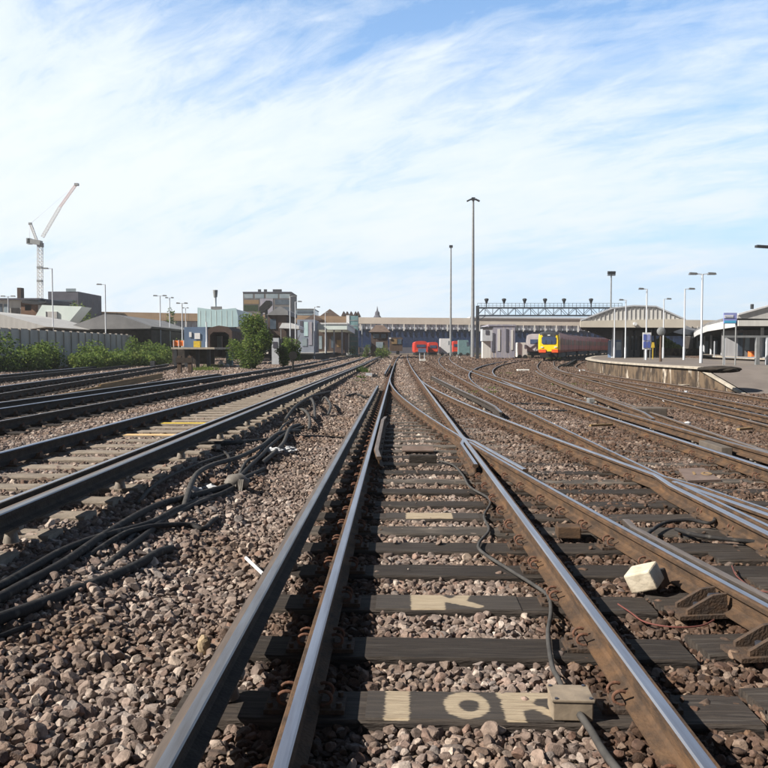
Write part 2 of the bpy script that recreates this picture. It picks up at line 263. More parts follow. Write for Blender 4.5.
def ground_mat():
    m = bpy.data.materials.new('ballast_ground'); m.use_nodes = True; t = m.node_tree; b = t.nodes['Principled BSDF']
    b.inputs['Roughness'].default_value = 0.95; b.inputs['Specular IOR Level'].default_value = 0.2
    tcn = t.nodes.new('ShaderNodeTexCoord')
    vo = t.nodes.new('ShaderNodeTexVoronoi'); vo.inputs['Scale'].default_value = 16; t.links.new(tcn.outputs['Object'], vo.inputs['Vector'])
    r = t.nodes.new('ShaderNodeValToRGB'); e = r.color_ramp.elements; e.new(0.5)
    for i, (p, c) in enumerate([(0.0, (0.09, 0.075, 0.063)), (0.5, (0.20, 0.165, 0.137)), (1.0, (0.32, 0.275, 0.235))]): e[i].position = p; e[i].color = (*c, 1)
    sx = t.nodes.new('ShaderNodeSeparateColor'); t.links.new(vo.outputs['Color'], sx.inputs[0]); t.links.new(sx.outputs[0], r.inputs[0])
    nz = t.nodes.new('ShaderNodeTexNoise'); nz.inputs['Scale'].default_value = 0.5; nz.inputs['Detail'].default_value = 7; t.links.new(tcn.outputs['Object'], nz.inputs['Vector'])
    r2 = t.nodes.new('ShaderNodeValToRGB'); r2.color_ramp.elements[0].position = 0.35; r2.color_ramp.elements[1].position = 0.7
    r2.color_ramp.elements[0].color = (0.62, 0.56, 0.50, 1); r2.color_ramp.elements[1].color = (1.15, 1.08, 1.0, 1); t.links.new(nz.outputs['Fac'], r2.inputs[0])
    mx = t.nodes.new('ShaderNodeMix'); mx.data_type = 'RGBA'; mx.blend_type = 'MULTIPLY'; mx.inputs[0].default_value = 1
    t.links.new(r.outputs[0], mx.inputs[6]); t.links.new(r2.outputs[0], mx.inputs[7]); t.links.new(mx.outputs[2], b.inputs['Base Color'])
    bp = t.nodes.new('ShaderNodeBump'); bp.inputs['Strength'].default_value = 1.0; bp.inputs['Distance'].default_value = 0.05; bp.invert = True
    t.links.new(vo.outputs['Distance'], bp.inputs['Height']); t.links.new(bp.outputs[0], b.inputs['Normal'])
    return m
M['ground'] = ground_mat()

ORI = {}
def tag(o, label=None, cat=None, group=None, kind=None):
    if label: o['label'] = label
    if cat: o['category'] = cat
    if group: o['group'] = group
    if kind: o['kind'] = kind
    return o
def empty(name, loc, label, cat, group=None):
    o = bpy.data.objects.new(name, None); COL.objects.link(o); o.location = loc; o.empty_display_size = 0.2
    ORI[o.name] = Vector(loc); return tag(o, label, cat, group)
class MB:
    def __init__(s): s.v = []; s.f = []; s.m = []; s.smooth = []
    def add(s, vs, fs, m=0, smooth=False):
        b = len(s.v); s.v += [tuple(p) for p in vs]
        for f in fs: s.f.append([b + i for i in f]); s.m.append(m); s.smooth.append(smooth)
        return s
    def box(s, c, d, rz=0.0, m=0, rx=0.0, ry=0.0, taper=1.0):
        R = Matrix.Rotation(rz, 3, 'Z') @ Matrix.Rotation(ry, 3, 'Y') @ Matrix.Rotation(rx, 3, 'X'); c = Vector(c); vs = []
        for z in (-.5, .5):
            k = taper if z > 0 else 1.0
            for x, y in ((-.5, -.5), (.5, -.5), (.5, .5), (-.5, .5)): vs.append(c + R @ Vector((x * d[0] * k, y * d[1] * k, z * d[2])))
        return s.add(vs, [(0, 3, 2, 1), (4, 5, 6, 7), (0, 1, 5, 4), (1, 2, 6, 5), (2, 3, 7, 6), (3, 0, 4, 7)], m)
    def bar(s, a, b, w, h=None, m=0):
        a = Vector(a); b = Vector(b); h = h or w; d = (b - a); l = d.length; d.normalize()
        up = Vector((0, 0, 1)) if abs(d.z) < 0.95 else Vector((0, 1, 0)); x = d.cross(up).normalized(); y = x.cross(d)
        vs = []
        for p in (a, b):
            for i, j in ((-.5, -.5), (.5, -.5), (.5, .5), (-.5, .5)): vs.append(p + x * i * w + y * j * h)
        return s.add(vs, [(0, 1, 2, 3), (4, 7, 6, 5), (0, 4, 5, 1), (1, 5, 6, 2), (2, 6, 7, 3), (3, 7, 4, 0)], m)
    def tube(s, pts, r, n=8, m=0, cap=True, smooth=True):
        pts = [Vector(p) for p in pts]; rs = r if isinstance(r, (list, tuple)) else [r] * len(pts); vs = []; fs = []
        prev = None
        for i, p in enumerate(pts):
            t = (pts[min(i + 1, len(pts) - 1)] - pts[max(i - 1, 0)]).normalized()
            if prev is None: x = t.cross(Vector((0, 0, 1)) if abs(t.z) < 0.9 else Vector((1, 0, 0))).normalized()
            else: x = (prev - t * prev.dot(t)).normalized()
            prev = x; y = t.cross(x)
            for k in range(n):
                a = 2 * math.pi * k / n; vs.append(p + x * math.cos(a) * rs[i] + y * math.sin(a) * rs[i])
        for i in range(len(pts) - 1):
            for k in range(n): fs.append((i * n + k, i * n + (k + 1) % n, (i + 1) * n + (k + 1) % n, (i + 1) * n + k))
        s.add(vs, fs, m, smooth)
        if cap:
            s.add([vs[k] for k in range(n)], [tuple(range(n))[::-1]], m); s.add(vs[-n:], [tuple(range(n))], m)
        return s
    def cyl(s, a, b, r, n=10, m=0, r2=None): return s.tube([a, b], [r, r if r2 is None else r2], n, m)
    def poly(s, pts, m=0): return s.add(pts, [tuple(range(len(pts)))], m)
    def prism(s, outline, vec, m=0):
        """outline (closed list of points) pushed along vec"""
        n = len(outline); a = [Vector(p) for p in outline]; b = [p + Vector(vec) for p in a]
        return s.add(a + b, [tuple(range(n))[::-1], tuple(range(n, 2 * n))] + [(i, (i + 1) % n, n + (i + 1) % n, n + i) for i in range(n)], m)
    def loft(s, rings, m=0, cap=True, smooth=False, mf=None):
        n = len(rings[0]); vs = [p for r in rings for p in r]
        b = len(s.v); s.v += [tuple(p) for p in vs]
        for i in range(len(rings) - 1):
            for k in range(n):
                s.f.append([b + i * n + k, b + i * n + (k + 1) % n, b + (i + 1) * n + (k + 1) % n, b + (i + 1) * n + k]); s.m.append(mf(k) if mf else m); s.smooth.append(smooth)
        if cap:
            s.f.append([b + k for k in range(n)][::-1]); s.m.append(mf(-1) if mf else m); s.smooth.append(False)
            s.f.append([b + (len(rings) - 1) * n + k for k in range(n)]); s.m.append(mf(-1) if mf else m); s.smooth.append(False)
        return s
    def build(s, name, mats, parent=None, local=False, bevel=0.0):
        if isinstance(mats, str): mats = [mats]
        me = bpy.data.meshes.new(name); v = s.v
        org = Vector((0, 0, 0))
        if parent is not None and not local: org = ORI.get(parent.name, org)
        if org.length > 0: v = [(p[0] - org.x, p[1] - org.y, p[2] - org.z) for p in v]
        me.from_pydata(v, [], s.f)
        for k in mats: me.materials.append(M[k])
        me.polygons.foreach_set('material_index', s.m); me.polygons.foreach_set('use_smooth', s.smooth); me.update()
        o = bpy.data.objects.new(name, me); COL.objects.link(o)
        if parent is not None: o.parent = parent
        ORI[o.name] = org if parent is not None else Vector((0, 0, 0))
        if bevel:
            b = o.modifiers.new('bevel', 'BEVEL'); b.width = bevel; b.segments = 2; b.limit_method = 'ANGLE'
        return o
def inst(src, name, parent, loc, rz=0.0, scale=None):
    """another object with the same mesh; loc in world"""
    o = src.copy(); o.name = name; COL.objects.link(o); o.parent = parent
    o.location = Vector(loc) - (ORI.get(parent.name, Vector((0, 0, 0))) if parent is not None else Vector((0, 0, 0)))
    o.rotation_euler = (0, 0, rz)
    if scale: o.scale = scale
    return o
def copy_thing(root, loc, rz=0.0, label=None):
    r = root.copy(); COL.objects.link(r); r.location = loc; r.rotation_euler = (0, 0, rz)
    if label: r['label'] = label
    for c in list(root.children):
        d = c.copy(); COL.objects.link(d); d.parent = r
        for e in c.children:
            g = e.copy(); COL.objects.link(g); g.parent = d
    return r

# ------------------------------------------------------------------ ground
ys = [-6, -2, 0, 1, 2]; 
y = 2.0
while y < 60: y += 0.9 + y * 0.02; ys.append(y)
while y < 220: y += 6; ys.append(y)
ys += [300, 450, 700, 900]
xs = sorted(set([-700, -350, -200, -120, -80, -60, -50, -40, -34, -28, -24, -20, -17, -14, -12] + [round(-11 + 0.55 * i, 2) for i in range(40)] + [12, 14, 17, 20, 24, 28, 34, 40, 50, 60, 80, 120, 200, 350, 700]))
vs = []; fs = []
for j, yy in enumerate(ys):
    for xx in xs:
        vs.append((xx, yy, gz(xx, yy) + (0.015 * math.sin(xx * 2.1 + yy) * math.cos(yy * 1.3 - xx) if yy < 60 and abs(xx) < 12 else 0) - (0.01 if yy < 60 else 0)))
nx = len(xs)
for j in range(len(ys) - 1):
    for i in range(nx - 1): fs.append((j * nx + i, j * nx + i + 1, (j + 1) * nx + i + 1, (j + 1) * nx + i))
g = MB(); g.add(vs, fs, 0, True); go = g.build('ground', 'ground'); tag(go, kind='structure')

# ------------------------------------------------------------------ track geometry
def bend(Y): return 0.00006 * max(0, Y - 40) ** 2
def AL(Y): return -0.417 + 0.018 * Y + bend(Y)
def AR(Y): return AL(Y) + 1.505
def BLx(Y): return -0.417 + 0.018 * Y + max(0, 40.5 - Y) ** 2 / 524
def BRx(Y): return BLx(Y) + 1.505 * (1 + 0.5 * ((40.5 - min(Y, 40.5)) / 262) ** 2)
def CL(Y): return 3.04 + 0.018 * Y + 0.00035 * max(0, Y - 20) ** 2
def CR(Y): return CL(Y) + 1.505
def DL(Y): return CL(Y) + max(0, Y - 22) ** 2 / 600
def interp(pts):
    X = [p[1] for p in pts]; Yy = [p[0] for p in pts]
    def f(Y):   # Catmull-Rom on (Y, X)
        Y = min(max(Y, Yy[0]), Yy[-1]); i = 0
        while i < len(Yy) - 2 and Y > Yy[i + 1]: i += 1
        def d(k):
            a = max(k - 1, 0); b = min(k + 1, len(Yy) - 1); return (X[b] - X[a]) / (Yy[b] - Yy[a])
        h = Yy[i + 1] - Yy[i]; t = (Y - Yy[i]) / h
        return (2*t**3 - 3*t**2 + 1) * X[i] + (t**3 - 2*t**2 + t) * h * d(i) + (-2*t**3 + 3*t**2) * X[i+1] + (t**3 - t**2) * h * d(i+1)
    return f
Ecen = interp([(8, 5.95), (13, 6.45), (19, 7.1), (25, 7.75), (32, 8.5), (45, 10.2), (65, 13.7), (82, 17.3), (97, 20.8), (130, 31), (170, 47), (240, 82)])
Pedge = interp([(27, 12.95), (32, 13.1), (38, 13.15), (49, 14.0), (65, 17.0), (82, 22.0), (97, 27.0), (130, 41)])
Fcen = interp([(14, 9.6), (19, 10.25), (25, 10.9), (32, 11.4), (38, 11.6), (49, 12.5), (65, 15.4), (82, 20.2), (97, 25.0), (130, 38)])
def tang(f, Y):
    e = 0.05; return Vector(((f(Y + e) - f(Y - e)) / (2 * e), 1, 0)).normalized()
def yrange(a, b):
    r = [a]; 
    while r[-1] < b:
        r.append(min(b, r[-1] + max(0.35, r[-1] * 0.06)))
    return r
def path(f, a, b, z): return [Vector((f(Y), Y, z + rise(Y))) for Y in yrange(a, b)]
RP = [(-.07, -.159), (.07, -.159), (.07, -.147), (.022, -.130), (.009, -.112), (.009, -.052), (.032, -.040), (.036, -.034), (.036, -.010), (.029, -.0015), (.014, 0), (-.014, 0), (-.029, -.0015), (-.036, -.010), (-.036, -.034), (-.032, -.040), (-.009, -.052), (-.009, -.112), (-.022, -.130), (-.07, -.147)]
CP = [(-.07, -.13), (.07, -.13), (.07, -.115), (.025, -.10), (.016, -.085), (.016, -.050), (.042, -.038), (.044, -.008), (.038, 0), (-.006, 0.0015), (-.038, 0), (-.044, -.008), (-.042, -.038), (-.016, -.05), (-.016, -.085), (-.025, -.10), (-.07, -.115)]
def sweep(mb, pts, prof, mf):
    rings = []
    for i, p in enumerate(pts):
        t = (pts[min(i + 1, len(pts) - 1)] - pts[max(i - 1, 0)]); t.z = 0; t.normalize(); side = Vector((t.y, -t.x, 0))
        rings.append([p + side * s + Vector((0, 0, z)) for s, z in prof])
    mb.loft(rings, mf=mf)
    return mb
def rail(parent, pts, gauge_side=1, shine=True, side_mat='rust', name='rail'):
    """gauge_side +1: gauge face to the right of the direction of travel"""
    def mf(k):
        if not shine: return 2 if k in (8, 9, 10, 11, 12) else 0
        if gauge_side > 0: return 1 if k in (8, 9, 10) else 0
        return 1 if k in (12, 11, 10) else 0
    mb = MB(); sweep(mb, pts, RP, mf)
    return mb.build(name, [side_mat, 'steel', 'steel_dull'], parent)

# shared fastening meshes (base plate with two spring clips; x across the rail)
def clip_mesh(mb, sx, m):
    for k in (-1, 1):
        pts = []
        y0 = 0.045 * k
        for i in range(13):
            a = i / 12
            ang = -0.4 + a * 4.2
            pts.append(Vector((sx * (0.085 + 0.036 * math.sin(ang)), y0 + 0.022 * (a - 0.5), 0.030 + 0.034 * (1 - math.cos(ang)) * 0.8)))
        mb.tube(pts, 0.0085, 6, m)
def make_fast(name, big=False):
    mb = MB()
    mb.box((0, 0, 0.010), (0.36, 0.17, 0.02), m=0)
    for sx in (-1, 1):
        mb.box((sx * 0.095, 0, 0.032), (0.05, 0.13, 0.028), m=0, taper=0.8)
        clip_mesh(mb, sx, 1)
        for yy in (-.055, .055): mb.cyl((sx * 0.155, yy, 0.018), (sx * 0.155, yy, 0.042), 0.014, 6, m=0)
    return mb.build(name, ['cast', 'rust_red'], None)
def make_brace(name):
    mb = MB()
    mb.box((-0.10, 0, 0.012), (0.52, 0.20, 0.024), m=0)
    for yy in (-.065, .065):     # two cast wedge ribs leaning on the outer side of the rail
        mb.prism([(-.04, yy - .012, .02), (-.30, yy - .012, .02), (-.30, yy - .012, .05), (-.14, yy - .012, .135), (-.05, yy - .012, .145)], (0, .024, 0), m=0)
    mb.cyl((-.20, 0, .02), (-.20, 0, .07), .022, 6, m=1); mb.cyl((-.05, 0, .10), (-.12, 0, .10), .026, 6, m=1)
    mb.box((0.11, 0, 0.035), (0.06, 0.12, 0.03), m=0)
    return mb.build(name, ['cast', 'bolt'], None)
def make_small(name):
    mb = MB(); mb.box((0, 0, 0.012), (0.36, 0.17, 0.024), m=0)
    for sx in (-1, 1):
        mb.box((sx * 0.10, 0.0, 0.045), (0.06, 0.12, 0.05), m=0, taper=0.7); mb.tube([(sx*.09, -.05, .05), (sx*.13, -.02, .085), (sx*.10, .05, .06)], .010, 5, m=1)
    return mb.build(name, ['cast', 'rust_red'], None)
fast_src = make_fast('rail_fastening'); small_src = make_small('rail_fastening'); brace_src = make_brace('brace_chair')
TMP = [fast_src, small_src, brace_src]
SZ = -0.178            # sleeper top, below rail head
def fasten(railobj, f, z, Ys, src=None, side=1):
    for Y in Ys:
        t = tang(f, Y); s = src or (fast_src if Y < 14 else small_src)
        o = inst(s, 'brace_chair' if s is brace_src else 'rail_fastening', railobj, (f(Y), Y, z + SZ + rise(Y) + 0.001), math.atan2(-t.x, t.y) + (math.pi if side < 0 else 0))
def make_sleeper(L_, w=0.26, h=0.14, mat='timber'):
    mb = MB(); nseg = 14
    rings = []
    r_ = random.Random(int(L_ * 1000) + int(w * 7000))
    for i in range(nseg + 1):
        x = -L_ / 2 + L_ * i / nseg; a = w / 2 + r_.uniform(-.006, .006); b = w / 2 + r_.uniform(-.006, .006); dz = r_.uniform(-.004, .003)
        rings.append([Vector((x, -a, -h)), Vector((x, b, -h)), Vector((x, b, -.012 + dz)), Vector((x, b - .012, dz)), Vector((x, -a + .012, dz)), Vector((x, -a, -.012 + dz))])
    mb.loft(rings)
    return mb.build('sleeper', mat, None)
SLEEP = {}
def sleeper(parent, x0, x1, Y, z, mat='timber', rz=0.0, w=0.26, wear=None):
    L_ = round((x1 - x0) * 5) / 5.0; key = (L_, w, mat)
    if key not in SLEEP: SLEEP[key] = make_sleeper(L_, w, mat=mat); TMP.append(SLEEP[key])
    return inst(SLEEP[key], 'sleeper', parent, ((x0 + x1) / 2, Y, z + SZ + rise(Y)), rz + random.uniform(-.012, .012), ((x1 - x0) / L_, 1, 1))

ZC = {}
# --- middle track (A)
A_Y = [2.02, 2.72, 3.435, 4.13, 4.87, 5.586, 6.26, 6.84, 7.43, 8.05, 8.79, 9.47, 10.16, 10.9]
while A_Y[-1] < 62: A_Y.append(A_Y[-1] + 0.70)
tA = empty('railway_track', (AL(2.7) + .75, 2.7, 0), 'straight middle track of bright rails on dark timber sleepers, some scrubbed pale', 'railway track')
railAL = rail(tA, path(AL, 0.8, 185, 0), +1)
a_near = [Vector((AR(Y), Y, 0)) for Y in yrange(0.8, 12.35)]
railAR = rail(tA, a_near, -1)
wing = [Vector((AR(Y), Y, -0.002 + rise(Y))) for Y in yrange(12.9, 185)]
wing = [Vector((BLx(Y) + 0.11, Y, -0.002)) for Y in (9.3, 10, 10.8, 11.6, 12.2)] + [Vector((AR(12.55) + .02, 12.55, -.002))] + wing
railAR2 = rail(tA, wing, -1)
sl_heroes = {}
for i, Y in enumerate(A_Y):
    x0 = AL(Y) - 0.56 + random.uniform(-.03, .03); x1 = AR(Y) + 0.50 + random.uniform(-.03, .03)
    if 5 <= i and Y < 33: x1 = BRx(Y) + 0.5
    s = sleeper(tA, x0, x1, Y, 0, ('timber_dusty' if i in (0, 7, 11) else 'timber') if Y < 12 else 'timber_dusty', -0.018, w=0.30 if i < 8 else 0.27)
    sl_heroes[i] = s
fasten(railAL, AL, 0, [Y for Y in A_Y if Y < 50])
fasten(railAR, AR, 0, [Y for Y in A_Y if Y < 12.0], side=1)
fasten(railAR2, AR, 0, [Y for Y in A_Y if 13.4 < Y < 50])
# scrubbed marks: a fine skin over the timber top whose pigment map holds the worn letters
def paint_mat():
    m = bpy.data.materials.new('scrubbed_timber'); m.use_nodes = True; t = m.node_tree; b = t.nodes['Principled BSDF']; b.inputs['Roughness'].default_value = .85
    tcn = t.nodes.new('ShaderNodeTexCoord')
    def nz(sc, st, det=6):
        mp = t.nodes.new('ShaderNodeMapping'); mp.inputs['Scale'].default_value = st; t.links.new(tcn.outputs['Object'], mp.inputs[0])
        n = t.nodes.new('ShaderNodeTexNoise'); n.inputs['Scale'].default_value = sc; n.inputs['Detail'].default_value = det; n.inputs['Roughness'].default_value = .65; t.links.new(mp.outputs[0], n.inputs['Vector']); return n.outputs['Fac']
    def rp(v, c1, c2, lo, hi):
        r = t.nodes.new('ShaderNodeValToRGB'); t.links.new(v, r.inputs[0]); e = r.color_ramp.elements; e[0].position = lo; e[1].position = hi; e[0].color = (*c1, 1); e[1].color = (*c2, 1); return r.outputs[0]
    dark = rp(nz(3, (1, 18, 6)), (0.072, 0.058, 0.048), (0.034, 0.028, 0.025), .35, .65); pale = rp(nz(4, (1.2, 22, 4)), (0.50, 0.41, 0.29), (0.31, 0.24, 0.165), .38, .66)
    at = t.nodes.new('ShaderNodeAttribute'); at.attribute_name = 'wear'
    ad = t.nodes.new('ShaderNodeMath'); ad.operation = 'ADD'; t.links.new(at.outputs['Fac'], ad.inputs[0])
    m1 = t.nodes.new('ShaderNodeMath'); m1.operation = 'MULTIPLY_ADD'; t.links.new(nz(5, (1.5, 26, 4), 8), m1.inputs[0]); m1.inputs[1].default_value = 2.0; m1.inputs[2].default_value = -1.05; t.links.new(m1.outputs[0], ad.inputs[1])
    m2 = t.nodes.new('ShaderNodeMath'); m2.operation = 'MULTIPLY_ADD'; t.links.new(nz(9, (1, 1, 1), 6), m2.inputs[0]); m2.inputs[1].default_value = .6; m2.inputs[2].default_value = -.30
    a2 = t.nodes.new('ShaderNodeMath'); a2.operation = 'ADD'; t.links.new(ad.outputs[0], a2.inputs[0]); t.links.new(m2.outputs[0], a2.inputs[1])
    f = rp(a2.outputs[0], (0, 0, 0), (1, 1, 1), .36, .66)
    mx = t.nodes.new('ShaderNodeMix'); mx.data_type = 'RGBA'; t.links.new(f, mx.inputs[0]); t.links.new(dark, mx.inputs[6]); t.links.new(pale, mx.inputs[7]); t.links.new(mx.outputs[2], b.inputs['Base Color'])
    bp = t.nodes.new('ShaderNodeBump'); bp.inputs['Strength'].default_value = .7; bp.inputs['Distance'].default_value = .02; t.links.new(nz(14, (1, 18, 6), 4), bp.inputs['Height']); t.links.new(bp.outputs[0], b.inputs['Normal'])
    return m
M['scrubbed'] = paint_mat()
def inside(poly, X, Y):
    r = np.zeros(X.shape, bool); n = len(poly)
    for i in range(n):
        x0, y0 = poly[i]; x1, y1 = poly[(i + 1) % n]
        if y0 == y1: continue
        r ^= ((y0 > Y) != (y1 > Y)) & (X < (x1 - x0) * (Y - y0) / (y1 - y0) + x0)
    return r
def ell(cx, cy, rx, ry, n=28): return [(cx + rx * math.cos(a * 2 * math.pi / n), cy + ry * math.sin(a * 2 * math.pi / n)) for a in range(n)]
def scrub_marks(sl, x0, x1, adds, subs=(), hw=.142, blur=5):
    nx_, ny_ = int((x1 - x0) / .008), 36
    X, Y = np.meshgrid(np.linspace(x0, x1, nx_), np.linspace(-hw, hw, ny_)); Wr = np.zeros(X.shape)
    for p_ in adds: Wr[inside(p_, X, Y)] = 1
    for p_ in subs: Wr[inside(p_, X, Y)] = 0
    for _ in range(blur):
        Q = np.pad(Wr, 1, mode='edge'); Wr = (Q[1:-1, 1:-1] * 2 + Q[:-2, 1:-1] + Q[2:, 1:-1] + Q[1:-1, :-2] + Q[1:-1, 2:]) / 6
    me_ = bpy.data.meshes.new('scrubbed_top'); V = np.column_stack([X.ravel(), Y.ravel(), np.full(X.size, .0052)])
    V[:, 2] -= .008 * (np.abs(V[:, 1]) > hw - .006)
    fs_ = [(j * nx_ + i, j * nx_ + i + 1, (j + 1) * nx_ + i + 1, (j + 1) * nx_ + i) for j in range(ny_ - 1) for i in range(nx_ - 1)]
    me_.from_pydata(V.tolist(), [], fs_); at = me_.attributes.new('wear', 'FLOAT', 'POINT'); at.data.foreach_set('value', Wr.ravel().astype(np.float32)); me_.materials.append(M['scrubbed'])
    o = bpy.data.objects.new('scrubbed_top', me_); COL.objects.link(o); o.parent = sl
def mark(sl, half, mat, name):
    mb = MB(); mb.poly([(-half, -.12, .006), (half, -.12, .006), (half, .12, .006), (-half, .12, .006)]); return mb.build(name, mat, sl, local=True)
def lx(sl, px, Y): return ((px - 384) / F * Y - (sl.location.x + tA.location.x)) / sl.scale.x
s2 = sl_heroes[2]; g2 = lambda px: lx(s2, px, A_Y[2]); B_ = lambda g, a, b, c=-.15, d=.15: [(g(a), c), (g(b), c), (g(b), d), (g(a), d)]
scrub_marks(s2, g2(366), g2(561), [B_(g2, 385, 410), ell(g2(468), 0, .105, .135), B_(g2, 505, 524), [(g2(520), .01), (g2(530), .15), (g2(546), .15), (g2(537), .02), (g2(560), -.07), (g2(552), -.13), (g2(536), -.03), (g2(522), -.05)], B_(g2, 500, 556, .07, .15)], [ell(g2(471), -.005, .046, .058)])
s4 = sl_heroes[4]; g4 = lambda px: lx(s4, px, A_Y[4])
scrub_marks(s4, g4(376), g4(520), [B_(g4, 411, 445), [(g4(440), .03), (g4(455), -.04), (g4(478), -.12), (g4(486), -.08), (g4(468), .02), (g4(474), .14), (g4(460), .14), (g4(452), .06), (g4(440), .15)]])
s8 = sl_heroes[8]; g8 = lambda px: lx(s8, px, A_Y[8])
scrub_marks(s8, g8(386), g8(480), [B_(g8, 406, 453)], hw=.128)
# check rail beside the left running rail
ck = MB(); sweep(ck, [Vector((AL(10.45) + .16, 10.45, -.012))] + [Vector((AL(Y) + .105, Y, -0.006)) for Y in (11.2, 12.5, 14, 15.2, 16)] + [Vector((AL(16.8) + .15, 16.8, -.012))], RP, lambda k: 1 if k in (9, 10, 11) else 0)
ck.build('check_rail', ['rust', 'steel_dull'], tA)

# --- diverging track (B)
tB = empty('railway_track', (BLx(4) + .75, 4, 0), 'curved turnout track branching off the middle track through a steel crossing', 'railway track')
far = [Vector((AR(Y) - .105, Y, -.004)) for Y in (9.7, 10.4, 11.2, 11.9)] + [Vector((BLx(12.45) - .025, 12.45, -.004))] + [Vector((BLx(Y), Y, -.004)) for Y in yrange(13.0, 38.6)]
railB1 = rail(tB, far, +1)
near = [Vector((BLx(Y), Y, -.003)) for Y in yrange(1.6, 12.1)]
railB2 = rail(tB, near, +1)
brf = [Vector((CL(Y) - .10, Y, -.004)) for Y in (5.2, 5.9, 6.6, 7.2, 7.8, 8.2)] + [Vector((BRx(Y), Y, -.004)) for Y in yrange(8.9, 37.5)]
railB3 = rail(tB, brf, -1)
railB4 = rail(tB, [Vector((BRx(Y), Y, -.004)) for Y in yrange(2.5, 8.45)], -1)
B_Y = [Y for Y in A_Y if Y < 5.2]
for Y in B_Y: sleeper(tB, AR(Y) + .56, BRx(Y) + .5, Y + .12, 0, 'timber', 0.06, w=0.30)
fasten(railB2, BLx, 0, [2.15, 2.78, 3.42, 4.05, 4.68], brace_src); fasten(railB2, BLx, 0, [5.6, 6.26, 6.84, 7.43, 8.05, 8.8, 9.5, 10.2, 10.9])
fasten(railB1, BLx, 0, [Y for Y in A_Y if 13.4 < Y < 30]); fasten(railB3, BRx, 0, [Y for Y in A_Y if 9.2 < Y < 34]); fasten(railB4, BRx, 0, [Y for Y in A_Y if 5.2 < Y < 8.5])
cb_ = MB(); sweep(cb_, [Vector((BLx(Y) + .135 + (0.06 if Y > 6.4 else 0), Y, -.02)) for Y in (1.8, 2.5, 3.2, 4, 4.8, 5.6, 6.3, 6.6)], RP, lambda k: 1 if k in (9, 10, 11) else 0)
cb_.build('check_rail', ['rust_dark', 'steel_dull'], tB)

# --- third track (C)
tC = empty('railway_track', (CL(9) + .75, 9, 0), 'straight track just right of the crossing, paired with a raised conductor rail', 'railway track')
clf = [Vector((BRx(Y) + .10, Y, -.001)) for Y in (5.2, 6.2, 6.9, 7.5, 8.1)] + [Vector((CL(Y), Y, -.001 + rise(Y))) for Y in yrange(8.75, 170)]
rC1 = rail(tC, clf, +1)
rC2 = rail(tC, [Vector((CL(Y), Y, -.001)) for Y in yrange(3.0, 8.3)], +1)
rC3 = rail(tC, path(CR, 4.0, 170, 0), -1)
C_Y = [5.3 + .70 * i for i in range(75)]
for Y in C_Y: sleeper(tC, (CL(Y) - .55) if Y > 13 or Y < 7 else CL(Y) - .3, CR(Y) + .55, Y, 0.0, 'timber' if Y < 9.5 else 'timber_dusty', -0.018)
fasten(rC2, CL, 0, [Y for Y in C_Y if Y < 8.0]); fasten(rC1, CL, 0, [Y for Y in C_Y if 9.4 < Y < 50]); fasten(rC3, CR, 0, [Y for Y in C_Y if Y < 50])
# --- D: turnout leaving C to the right
tD = empty('railway_track', (DL(27) + .75, 27, 0), 'far turnout track swinging right towards the yellow fronted train', 'railway track')
DRx = lambda Y: DL(Y) + 1.505
rD1 = rail(tD, [Vector((DL(Y), Y, -.005 + rise(Y))) for Y in yrange(26.5, 105)], +1); rD2 = rail(tD, [Vector((DRx(Y), Y, -.005 + rise(Y))) for Y in yrange(28, 105)], -1)
for i in range(34):
    Y = 37 + .75 * i; sleeper(tD, DL(Y) - .5, DRx(Y) + .5, Y, 0, 'timber_dusty', -math.atan2(tang(DL, Y).x, tang(DL, Y).y))
fasten(rD1, DL, 0, [29 + .75 * i for i in range(30)]); fasten(rD2, DRx, 0, [29 + .75 * i for i in range(30)])
# --- E, F: rusty platform lines
def plain_track(cen, y0, y1, z, label, mat, shine, side, sl0=None, nsl=70, group=None, sp_=0.7, off=0.7525, wood_w=.26):
    t0 = empty('railway_track', (cen(y0), y0, z), label, 'railway track', group)
    def off_f(s):
        def f(Y):
            t = tang(cen, Y); return cen(Y) + s * off / max(t.y, .3)
        return f
    fl, fr = off_f(-1), off_f(1)
    r1 = rail(t0, path(fl, y0, y1, z), +1, shine, side); r2 = rail(t0, path(fr, y0, y1, z), -1, shine, side)
    a = sl0 or y0; Ys = [a + sp_ * i for i in range(nsl)]
    for Y in Ys:
        t = tang(cen, Y); sleeper(t0, cen(Y) - 1.28, cen(Y) + 1.28, Y, z, mat, -math.atan2(t.x, t.y), w=wood_w)
    lim = 45
    fasten(r1, fl, z, [Y for Y in Ys if Y < lim], small_src); fasten(r2, fr, z, [Y for Y in Ys if Y < lim], small_src)
    return t0, fl, fr
tE, EL_, ER_ = plain_track(Ecen, 9, 235, 0, 'rusty track between the conductor rail and the platform line', 'timber_brown', False, 'rust')
tF, FL_, FR_ = plain_track(Fcen, 15, 128, 0, 'rusty track running close along the foot of the brick platform wall', 'timber_brown', False, 'rust')
